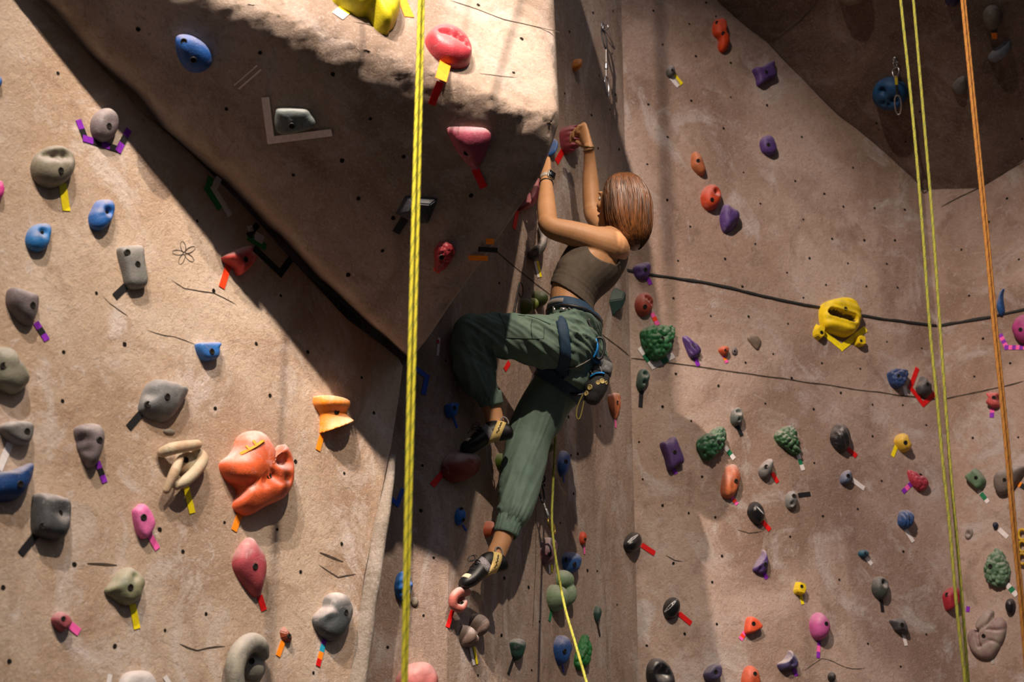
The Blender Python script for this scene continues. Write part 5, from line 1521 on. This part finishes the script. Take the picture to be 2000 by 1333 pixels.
# --- hair
bm = bmesh.new()
HS = [(1214, 342, .010, .012), (1216, 346, .045, .045), (1219, 358, .078, .075), (1223, 380, .098, .092), (1226, 404, .103, .096), (1228, 430, .100, .095), (1231, 452, .088, .086), (1237, 470, .058, .070), (1243, 484, .020, .035)]
HY = 6.055
hp = [P_(x, y, HY) for x, y, a, b in HS]
ring_loft(bm, tube_rings(hp, [(a * 0.965, b * 0.965) for _, _, a, b in HS], side=(1, 0, 0), n=36, k=4))
hr = random.Random(3)
CP = resample(hp, 6); CA = resample([s[2] for s in HS], 6); CB = resample([s[3] for s in HS], 6)
for i in range(420):
    th = hr.uniform(0, 2 * pi)
    ph = hr.uniform(-0.10, 0.10); off = hr.uniform(0.965, 1.02)
    t0 = hr.uniform(0.0, 0.16); t1 = hr.uniform(0.93, 1.0) if hr.random() < 0.8 else hr.uniform(0.7, 0.95)
    pts = []
    m = 12
    for j in range(m + 1):
        t = t0 + (t1 - t0) * j / m
        f = t * (len(CP) - 1); k = min(int(f), len(CP) - 2); g = f - k
        c = CP[k].lerp(CP[k + 1], g); a = CA[k] * (1 - g) + CA[k + 1] * g; b = CB[k] * (1 - g) + CB[k + 1] * g
        an = th + ph * t + 0.03 * sin(9 * t + i)
        o_ = off + 0.012 * sin(7 * t + i * 2.1) + (0.03 * (t - 0.8) / 0.2 * hr.uniform(-0.4, 1) if t > 0.85 else 0)
        pts.append(c + V((a * cos(an) * o_, -b * sin(an) * o_, 0)))
    r = hr.uniform(0.0016, 0.0034)
    tube(bm, pts, [r * 0.6] + [r] * (m - 2) + [r * 0.7, r * 0.2], n=5, k=1, rounded=False)
obj('hair', bm, M_hair, PERSON)

# --- crop top
bm = bmesh.new()
torso(bm, 0.006, 1, 7)
top = remesh(bm, 0.005, 6)
def cut(b, p, n):
    bmesh.ops.bisect_plane(b, geom=b.verts[:] + b.edges[:] + b.faces[:], plane_co=p, plane_no=n, clear_outer=True)
hem_l, hem_r = P_(1083, 552, 5.9), P_(1158, 601, 5.9)
hd = (hem_r - hem_l).normalized()
hem_n = LAX.cross(hd).normalized()
if hem_n.z > 0: hem_n = -hem_n
cut(top, hem_l.lerp(hem_r, 0.5), hem_n)
cut(top, P_(1196, 474, 6.0), V((0.35, 0, 1)))
def armhole(b, c, rad, axis):
    c = V(c)
    axis = V(axis).normalized()
    dele = []
    for f in b.faces:
        q = f.calc_center_median() - c
        if q.dot(axis) > -0.035 and (q - axis * q.dot(axis)).length < rad: dele.append(f)
    bmesh.ops.delete(b, geom=dele, context='FACES')
    for e in b.edges:
        if e.is_boundary:
            for v in e.verts:
                q = v.co - c
                if q.dot(axis) > -0.05 and abs((q - axis * q.dot(axis)).length - rad) < 0.012:
                    w = q - axis * q.dot(axis)
                    v.co = c + axis * q.dot(axis) + w.normalized() * rad
armhole(top, P_(1188, 482, 5.90), 0.076, LAX)
armhole(top, P_(1205, 478, 6.2), 0.075, -LAX)
for v in top.verts:                                       # soft pulls across the fabric
    q = v.co - P_(1120, 560, 5.9)
    lo = max(0, 1 - abs(q.dot(hem_n)) / 0.07)
    v.co += v.normal * (0.0035 * lo * noise.noise(V((q.x * 10 + q.z * 18, q.y * 6, (q.z + q.x * 0.6) * 55))))
TOP = obj('crop_top', top, M_top, PERSON)
sm = TOP.modifiers.new('s', 'SOLIDIFY'); sm.thickness = 0.004; sm.offset = 0.0

# --- trousers
bm = bmesh.new()
tube(bm, [P_(1117, 602, 5.97), P_(1121, 635, 5.975), P_(1124, 668, 5.98), P_(1128, 700, 5.99), P_(1127, 728, 6.0)], [(.130, .094), (.152, .103), (.165, .103), (.155, .100), (.12, .08)], side=LAX, n=28)
tube(bm, [P_(1116, 672, 5.905), P_(1090, 670, 5.895), P_(1050, 667, 5.88), P_(1000, 656, 5.865), P_(955, 652, 5.855), P_(919, 653, 5.85)], [.104, .108, .108, .092, .083, .076], n=26)
tube(bm, [P_(921, 650, 5.85), P_(922, 680, 5.865), P_(927, 712, 5.88), P_(937, 745, 5.90), P_(949, 768, 5.915), P_(955, 780, 5.92)], [.078, .082, .082, .071, .054, .046], n=26)
tube(bm, [P_(1134, 690, 6.04), P_(1104, 735, 6.06), P_(1066, 790, 6.085), P_(1036, 850, 6.09), P_(1024, 900, 6.06), P_(1013, 955, 6.02), P_(1003, 1000, 5.985), P_(998, 1014, 5.98)], [.112, .108, .100, .095, .090, .081, .064, .052], n=26)
tr = remesh(bm, 0.0055, 9)
tr.normal_update()
kneeL = P_(921, 650, 5.85)
def fold(v, axis_across, freq, along, fa, seedv, amp):
    q = v.co - kneeL
    a = q.dot(axis_across) * freq; b_ = q.dot(along) * fa
    n1 = noise.noise(V((a, b_, seedv)))
    n2 = noise.noise(V((a * 2.0 + 4, b_ * 1.6, seedv + 3)))
    r1 = max(0.0, 1 - abs(n1) * 4.2)
    r2 = max(0.0, 1 - abs(n2) * 4.0)
    return amp * (r1 * 0.9 + r2 * 0.45 - 0.35)
offs = []
for v in tr.verts:
    x, y = proj(v.co)
    d = 0.0
    # diagonal pulls over the raised thigh, running from hip crease down to the underside
    wt = max(0, min(1, (y - 600) / 30)) * max(0, min(1, (745 - y) / 40)) * max(0, min(1, (x - 900) / 40))
    d += wt * fold(v, V((0.55, 0.1, 0.83)), 19, V((0.83, 0, -0.55)), 3.2, 1.0, 0.0135)
    ws = max(0, min(1, (985 - x) / 20)) * max(0, min(1, (y - 640) / 40))
    d += ws * fold(v, V((0.86, 0.3, 0.42)), 22, V((-0.42, 0, 0.86)), 4.0, 7.0, 0.012)
    wr = max(0, min(1, (y - 740) / 40)) * max(0, min(1, (x - 960) / 20))
    d += wr * fold(v, V((0.93, -0.1, -0.35)), 15, V((0.33, 0, 0.94)), 1.3, 12.0, 0.009)
    wh = max(0, min(1, (x - 1075) / 40)) * max(0, min(1, (760 - y) / 30))
    d += wh * fold(v, V((0.35, 0.3, 0.88)), 22, V((0.88, 0, -0.35)), 7, 20.0, 0.012)
    # gathers above the cuffs
    for (cx, cy, ax_) in ((955, 778, 0), (999, 1008, 1)):
        g = math.exp(-(((x - cx) / 34) ** 2 + ((y - cy) / 24) ** 2))
        d += g * 0.004 * sin((x - cx) * 0.75 + (y - cy) * (0.2 if ax_ == 0 else 0.35))
    offs.append(v.normal * d)
for v, d in zip(tr.verts, offs): v.co += d
bmesh.ops.smooth_vert(tr, verts=tr.verts[:], factor=0.3, use_axis_x=True, use_axis_y=True, use_axis_z=True)
cut(tr, P_(1115, 612, 5.97), V((0.12, 0, 1)))
TROUSERS = obj('trousers', tr, M_pants, PERSON)


def band(tree, c, axis, width, off, thick, n=48, rows=3, far=0.4, smooth=2, arc=None, ref=None):
    """A strip laid round whatever tree holds: rays from far outside in towards the axis."""
    axis = V(axis).normalized()
    u = (V(ref) - axis * axis.dot(V(ref))).normalized() if ref is not None else axis.orthogonal().normalized()
    w = axis.cross(u)
    a0, a1 = arc if arc else (0, 2 * pi)
    m = n if not arc else n + 1
    rad = [[0.0] * (rows + 1) for _ in range(m)]
    for i in range(m):
        a = a0 + (a1 - a0) * i / n
        d = u * cos(a) + w * sin(a)
        for j in range(rows + 1):
            o = c + axis * (width * (j / rows - 0.5))
            r = tree.ray_cast(o + d * far, -d, far)
            rad[i][j] = (r[0] - o).length if r[0] is not None else -1
    for j in range(rows + 1):
        good = [rad[i][j] for i in range(m) if rad[i][j] > 0] or [0.05]
        mean = sum(good) / len(good)
        for i in range(m):
            if rad[i][j] <= 0: rad[i][j] = rad[i - 1][j] if i and rad[i - 1][j] > 0 else mean
    for _ in range(smooth):
        rad = [[max(rad[i][j], (rad[i - 1 if not arc else max(i - 1, 0)][j] + 2 * rad[i][j] + rad[(i + 1) % m if not arc else min(i + 1, m - 1)][j]) / 4) for j in range(rows + 1)] for i in range(m)]
    bm = bmesh.new()
    rings = []
    for i in range(m):
        a = a0 + (a1 - a0) * i / n
        d = u * cos(a) + w * sin(a)
        pts = [c + axis * (width * (j / rows - 0.5)) + d * (rad[i][j] + off + thick * (1 if 0 < j < rows else 0.6)) for j in range(rows + 1)]
        pts += [c + axis * (width * (j / rows - 0.5)) + d * (rad[i][j] + off - 0.004) for j in range(rows, -1, -1)]
        rings.append(pts)
    ring_loft(bm, rings, closed=not arc)
    return bm


# ribbed cuffs
def cuff(c0, c1, r0, r1, n=72):
    bm = bmesh.new()
    t = (c1 - c0).normalized(); u = (V((1, 0, 0)) - t * t.x).normalized(); w = t.cross(u)
    rings = []
    for s, k in ((0.0, 0.86), (0.03, 1.0), (0.15, 1.04), (0.5, 1.02), (0.85, 1.03), (0.97, 1.0), (1.0, 0.95), (0.97, 0.82), (0.5, 0.8)):
        r = r0 + (r1 - r0) * s
        rings.append([c0.lerp(c1, s) + (u * cos(2 * pi * j / n) + w * sin(2 * pi * j / n)) * (r * (k + (0.018 if (j // 2) % 2 else -0.018) * (1 if 0.1 < s < 0.9 else 0))) for j in range(n)])
    ring_loft(bm, rings, cap=False)
    return obj('cuff', bm, M_cuff, TROUSERS)
cuff(P_(955, 766, 5.915), P_(960, 792, 5.93), .048, .0475)
cuff(P_(999, 1008, 5.985), P_(987, 1046, 5.97), .052, .0475)

ttree = wtree(TROUSERS)
line_on(ttree, [(988, 660), (1012, 661), (1040, 662), (1062, 662)], 0.0012, 'pocket_seam', M_seam, TROUSERS)
line_on(ttree, [(1040, 624), (1037, 640), (1040, 661)], 0.0012, 'pocket_seam', M_seam, TROUSERS)
line_on(ttree, [(1012, 616), (1030, 618), (1052, 624), (1075, 634)], 0.0012, 'pocket_seam', M_seam, TROUSERS)
line_on(ttree, [(1063, 640), (1062, 662)], 0.0012, 'pocket_seam', M_seam, TROUSERS)
line_on(ttree, [(975, 613), (981, 625), (988, 640), (988, 660)], 0.0010, 'pocket_seam', M_seam, TROUSERS)
line_on(ttree, [(1090, 620), (1098, 640), (1112, 655), (1116, 668)], 0.0016, 'pocket_seam', M_seam, TROUSERS)

# --- harness
htree = wtree(TROUSERS, BODY)
HB = obj('harness', band(htree, P_(1115, 612, 5.97), V((0.16, 0, 1)), 0.052, 0.002, 0.006, rows=4, ref=FAX), M_navy, PERSON)
ht2 = wtree(HB, TROUSERS)
obj('belt_webbing', band(ht2, P_(1115, 610, 5.97), V((0.16, 0, 1)), 0.022, 0.001, 0.003, rows=2, ref=FAX, arc=(-0.5, 1.55)), M_web, HB)
obj('belt_edge', band(ht2, P_(1115, 621, 5.97), V((0.16, 0, 1)), 0.014, 0.001, 0.003, rows=2, ref=FAX), M_blk, HB)
ltree = wtree(TROUSERS)
thd = (P_(1050, 667, 5.88) - P_(1116, 672, 5.905)).normalized()
obj('leg_loop', band(ltree, P_(1093, 682, 5.895), (thd + V((-0.1, 0, -0.16))).normalized(), 0.044, 0.001, 0.006, rows=4, ref=(0, -1, 0), far=0.132), M_navy, HB)
thr = (P_(1066, 790, 6.085) - P_(1104, 735, 6.06)).normalized()
obj('leg_loop', band(ltree, P_(1092, 752, 6.065), thr, 0.05, 0.001, 0.006, rows=4, ref=(0, -1, 0), far=0.15), M_navy, HB)
line_on(ltree, [(1101, 718), (1118, 718), (1135, 712), (1150, 702)], 0.006, 'riser_strap', M_web, HB, off=0.003, flat=0.0025)
for (x, y, Y, a, b, c_) in ((1084, 606, 5.87, .007, .004, .014), (1101, 605, 5.862, .013, .004, .007)):
    bm = bmesh.new(); pc = on_surface(wtree(HB, TROUSERS), [(x, y)], 0.003)
    pc = pc[0] if pc else P_(x, y, Y)
    box(bm, pc, V((1, 0, 0)), V((0, 1, 0.1)).normalized(), V((0, -0.1, 1)).normalized(), a, b, c_)
    bmesh.ops.bevel(bm, geom=bm.edges[:], offset=0.0015, segments=2, affect='EDGES')
    obj('buckle', bm, M_silver, HB)
bm = bmesh.new()
G0 = on_surface(ht2, [(1112, 604), (1150, 624)], 0.004)
if len(G0) == 2:
    tube(bm, [G0[0], P_(1124, 612, 5.845), P_(1140, 624, 5.86), P_(1152, 640, 5.89), G0[1]], [0.0038] * 5, n=8, k=5)
    obj('gear_loop', bm, M_web, HB)
bm = bmesh.new()
tube(bm, [P_(1150, 768, 5.97), P_(1132, 772, 5.96), P_(1116, 770, 5.97), P_(1118, 762, 6.0)], [0.007] * 4, n=8, k=5)
obj('haul_strap', bm, M_blk, HB)

# --- shoes
def shoe(heel, toe, upv, ankle):
    d = toe - heel; ln = d.length; d.normalize()
    up = (V(upv) - d * d.dot(V(upv))).normalized()
    sd = d.cross(up)
    bm = bmesh.new()
    S = [(1.02, .006, .018, .016), (0.97, -.004, .034, .030), (0.86, -.010, .045, .041), (0.70, -.008, .056, .044), (0.52, .004, .074, .040), (0.36, .010, .092, .036), (0.20, .006, .094, .034), (0.06, .002, .080, .031), (-0.04, .004, .066, .027), (-0.085, .018, .050, .014)]
    rings = []
    for t, z0, z1, w in [tuple(v) for v in resample([V(s) for s in S], 3)]:
        c = heel + d * (ln * t) + up * ((z0 + z1) / 2)
        h = (z1 - z0) / 2
        r = []
        for j in range(24):
            a = 2 * pi * j / 24
            cx, sz = cos(a), sin(a)
            wz = w * (1 - 0.22 * max(0, sz))
            r.append(c + sd * (wz * abs(cx) ** 0.85 * (1 if cx > 0 else -1)) + up * (h * abs(sz) ** 0.9 * (1 if sz > 0 else -1)))
        rings.append(r)
    ring_loft(bm, rings)
    b2 = remesh(bm, 0.0035, 5)
    o = obj('climbing_shoe', b2, M_rub, PERSON)
    st = wtree(o)
    pt = lambda t, z, s: heel + d * (ln * t) + up * z + sd * s
    ax = (d * 0.76 + up * 0.65).normalized()
    obj('strap', band(st, pt(0.17, 0.050, 0), ax, 0.036, 0.0, 0.0025, rows=3, ref=-sd, far=0.15, arc=(-1.75, 1.75), n=28), M_strap, o)
    obj('mesh_panel', band(st, pt(0.42, 0.045, 0), (d - up * 0.25).normalized(), 0.030, -0.001, 0.002, rows=3, ref=-sd, far=0.15, arc=(-1.0, 1.35), n=24), M_mesh, o)
    obj('tongue', band(st, pt(0.60, 0.030, 0), (d - up * 0.5).normalized(), 0.022, -0.001, 0.003, rows=3, ref=up, far=0.15, arc=(-0.9, 0.9), n=18), M_upper, o)
    obj('toe_patch', band(st, pt(0.80, 0.018, 0), (d - up * 0.55).normalized(), 0.020, -0.001, 0.0022, rows=3, ref=up - sd * 0.5, far=0.15, arc=(-0.7, 0.7), n=16), M_pale, o)
    # laces across the tongue, bow on top
    for t in (0.5, 0.57, 0.64):
        P = []
        for s in (-0.024, -0.012, 0, 0.012, 0.024):
            r = st.ray_cast(pt(t, 0.2, s), -up)
            if r[0] is not None: P.append(r[0] + up * 0.004)
        if len(P) > 2:
            bm = bmesh.new(); tube(bm, P, [0.0022] * len(P), n=6, k=2); obj('lace', bm, M_blk, o)
    bm = bmesh.new()
    r = st.ray_cast(pt(0.50, 0.2, 0), -up)
    b0 = (r[0] if r[0] is not None else pt(0.5, 0.08, 0)) + up * 0.006
    for a, s in ((0.024, 0.6), (0.022, -0.7)):
        c = b0 + d * 0.014 + up * 0.010 + sd * (s * 0.016)
        torus(bm, c, (sd * 0.9 + up * 0.3 * s), 0.011, 0.0017, 16, 6, stretch=(d, 1.5))
    tube(bm, [b0, b0 + d * 0.03 + up * 0.004, b0 + d * 0.055 - up * 0.012], [0.0017] * 3, n=6)
    obj('lace_bow', bm, M_blk, o)
    # pull loop at the heel
    bm = bmesh.new()
    torus(bm, pt(-0.01, 0.078, 0), sd, 0.014, 0.0035, 18, 8, stretch=(up, 1.5))
    obj('pull_loop', bm, M_web, o)
    # script stitched along the strap
    bm = bmesh.new(); P = []
    for i in range(36):
        f = i / 35
        c = pt(0.17, 0.050, 0) + (up * 0.55 - d * 0.40 * 0.9) * (0.0)
        a = -0.75 + 1.5 * f
        dirv = (-sd * cos(a) + (up - ax * ax.dot(up)).normalized() * sin(a)).normalized()
        oo = c + ax * (0.004 * sin(i * 1.9) + 0.002 * sin(i * 0.7))
        rr = wtree_cache(o).ray_cast(oo + dirv * 0.15, -dirv)
        if rr[0] is not None: P.append(rr[0] + rr[1] * 0.0008)
    if len(P) > 4:
        tube(bm, P, [0.0007] * len(P), n=5, k=1); obj('strap_script', bm, M_blk, o)
    return o
_wc = {}
def wtree_cache(o):
    if o.name not in _wc: _wc[o.name] = wtree(o, *[c for c in o.children if c.name.startswith('strap')])
    return _wc[o.name]
SH1 = shoe(P_(998, 858, 5.905), P_(903, 884, 5.86), V((0.42, 0.25, 1)), None)
SH2 = shoe(P_(988, 1116, 5.935), P_(902, 1150, 5.86), V((0.45, 0.2, 1)), None)

btree = wtree(BODY)
WA = (LW - P_(1067, 365, 6.03)).normalized()
wc = P_(1068, 349, 6.062)
WB = obj('wristwatch', band(btree, wc, WA, 0.025, 0.0015, 0.002, rows=2, ref=(0, -1, 0), far=0.09, n=32), M_wband, PERSON)
bm = bmesh.new()
wd = V((0.62, -0.75, 0.2)).normalized(); wu = (WA - wd * wd.dot(WA)).normalized(); ws_ = wd.cross(wu)
r = wtree(WB).ray_cast(wc + wd * 0.1, -wd)
fc = (r[0] if r[0] is not None else wc + wd * 0.03) + wd * 0.004
box(bm, fc, ws_, wu, wd, 0.0185, 0.0205, 0.006)
bmesh.ops.bevel(bm, geom=bm.edges[:], offset=0.0035, segments=3, affect='EDGES')
wf = obj('watch_case', bm, M_silver, WB)
bm = bmesh.new(); box(bm, fc + wd * 0.0062, ws_, wu, wd, 0.0158, 0.0178, 0.0008)
obj('watch_face', bm, M_glass, wf)
obj('hair_tie', band(btree, P_(1068, 359, 6.04), WA, 0.007, 0.001, 0.003, rows=2, ref=(0, -1, 0), far=0.09, n=28), M_blk, PERSON)
RA = (RW - P_(1152, 318, 6.39)).normalized()
obj('bracelet', band(btree, P_(1150, 287, 6.36), (RA + V((0.15, 0, 0))).normalized(), 0.006, 0.0015, 0.002, rows=2, ref=(0, -1, 0), far=0.09, n=28), M_brac, PERSON)
obj('bracelet', band(btree, P_(1150, 293, 6.365), (RA - V((0.2, 0, 0))).normalized(), 0.005, 0.0015, 0.002, rows=2, ref=(0, -1, 0), far=0.09, n=28), M_brac, PERSON)
obj('anklet', band(btree, P_(967, 828, 5.943), V((-0.2, -0.1, 1)), 0.003, 0.001, 0.0012, rows=2, ref=(0, -1, 0), far=0.09, n=28), M_silver, PERSON)

# --- gear hanging from the harness: things of their own
root = empty('carabiner', P_(1143, 640, 5.86))
tag(root, 'black carabiner with a blue gate on the harness gear loop', 'carabiner')
biner('frame', P_(1138, 622, 5.865), P_(1152, 662, 5.86), 0.019, 0.0042, M_blk, root, (1, 0, 0))
bm = bmesh.new(); tube(bm, [P_(1138, 636, 5.855), P_(1149, 657, 5.852)], [0.0062, 0.0072], n=10); obj('gate', bm, M_blue, root)

root = empty('belay_device', P_(1160, 680, 5.9))
tag(root, 'blue and black belay device clipped behind the hip', 'belay device')
bm = bmesh.new()
tube(bm, [P_(1160, 658, 5.9), P_(1158, 675, 5.895), P_(1158, 692, 5.9), P_(1166, 704, 5.905)], [(0.021, 0.016), (0.026, 0.018), (0.026, 0.018), (0.016, 0.013)], side=(1, 0, 0), n=16)
obj('body', bm, plain('device_blue', (0.012, 0.09, 0.19), 0.35, 0.3), root)
bm = bmesh.new(); tube(bm, [P_(1164, 663, 5.862), P_(1167, 680, 5.858), P_(1160, 697, 5.862)], [0.0045] * 3, n=8); obj('side_plate', bm, M_blue, root)
biner('carabiner', P_(1171, 660, 5.88), P_(1170, 702, 5.885), 0.020, 0.006, M_blk, root, (1, 0, 0))
bm = bmesh.new(); tube(bm, [P_(1155, 655, 5.89), P_(1148, 642, 5.87), P_(1155, 625, 5.88)], [0.006, 0.005, 0.004], n=8); obj('clip_strap', bm, M_blk, root)

root = empty('chalk_bag', P_(1165, 750, 5.95))
tag(root, 'grey and black chalk bag with round yellow patches behind the hip', 'chalk bag')
cb = bmesh.new()
ax0, ax1 = P_(1178, 712, 5.95), P_(1158, 776, 5.955)
tube(cb, [ax0, ax0.lerp(ax1, 0.35), ax0.lerp(ax1, 0.7), ax1], [(0.036, 0.034), (0.044, 0.042), (0.046, 0.044), (0.036, 0.034)], side=(1, 0, 0), n=24, k=4)
for v in cb.verts: v.co += (v.co - ax0.lerp(ax1, 0.5)).normalized() * (0.004 * noise.noise(v.co * 40))
CB = obj('bag_body', cb, plain('bag_black', (0.022, 0.022, 0.024), 0.7, var=0.4, scale=50), root)
ctree = wtree(CB)
bm = band(ctree, ax0.lerp(ax1, 0.10), (ax1 - ax0), 0.052, 0.001, 0.003, rows=3, ref=(0, -1, 0), far=0.15); obj('collar', bm, plain('bag_grey', (0.13, 0.13, 0.13), 0.85, var=0.3, scale=90), root)
for (x, y, r_) in ((1152, 757, 0.012), (1145, 769, 0.011), (1176, 745, 0.011), (1184, 748, 0.008), (1168, 748, 0.009)):
    q = ctree.ray_cast(CAM, ray(x, y).normalized())
    if q[0] is None: continue
    bm = bmesh.new(); u = q[1].orthogonal().normalized(); w = q[1].cross(u)
    ring_loft(bm, [[q[0] + (u * cos(2 * pi * j / 16) + w * sin(2 * pi * j / 16)) * (r_ * a) + q[1] * z for j in range(16)] for a, z in ((1, -0.003), (1, 0.0012), (0.75, 0.002), (0.72, 0.0012), (0.3, 0.0012))])
    obj('patch', bm, plain('patch_yellow', (0.50, 0.38, 0.14), 0.6), root)
t2 = wtree(CB, *[c for c in root.children])
line_on(t2, [(1155, 736), (1162, 731), (1172, 729), (1178, 730)], 0.007, 'strap_buckle', M_blue, root, off=0.004, flat=0.003)
line_on(t2, [(1150, 704), (1152, 720), (1158, 732)], 0.0025, 'drawcord', M_web, root, off=0.003)
line_on(t2, [(1166, 704), (1172, 718), (1176, 732)], 0.0025, 'drawcord', M_web, root, off=0.003)
bm = bmesh.new()
tube(bm, [P_(1138, 772, 5.95), P_(1128, 795, 5.95), P_(1126, 814, 5.95), P_(1131, 819, 5.95), P_(1136, 806, 5.955), P_(1142, 776, 5.96)], [0.0028] * 6, n=8, k=5)
o = obj('cord_loop', bm, plain('cord_khaki', (0.20, 0.16, 0.03), 0.8)); centre_origin(o); tag(o, 'khaki cord loop dangling below the chalk bag', 'cord loop')
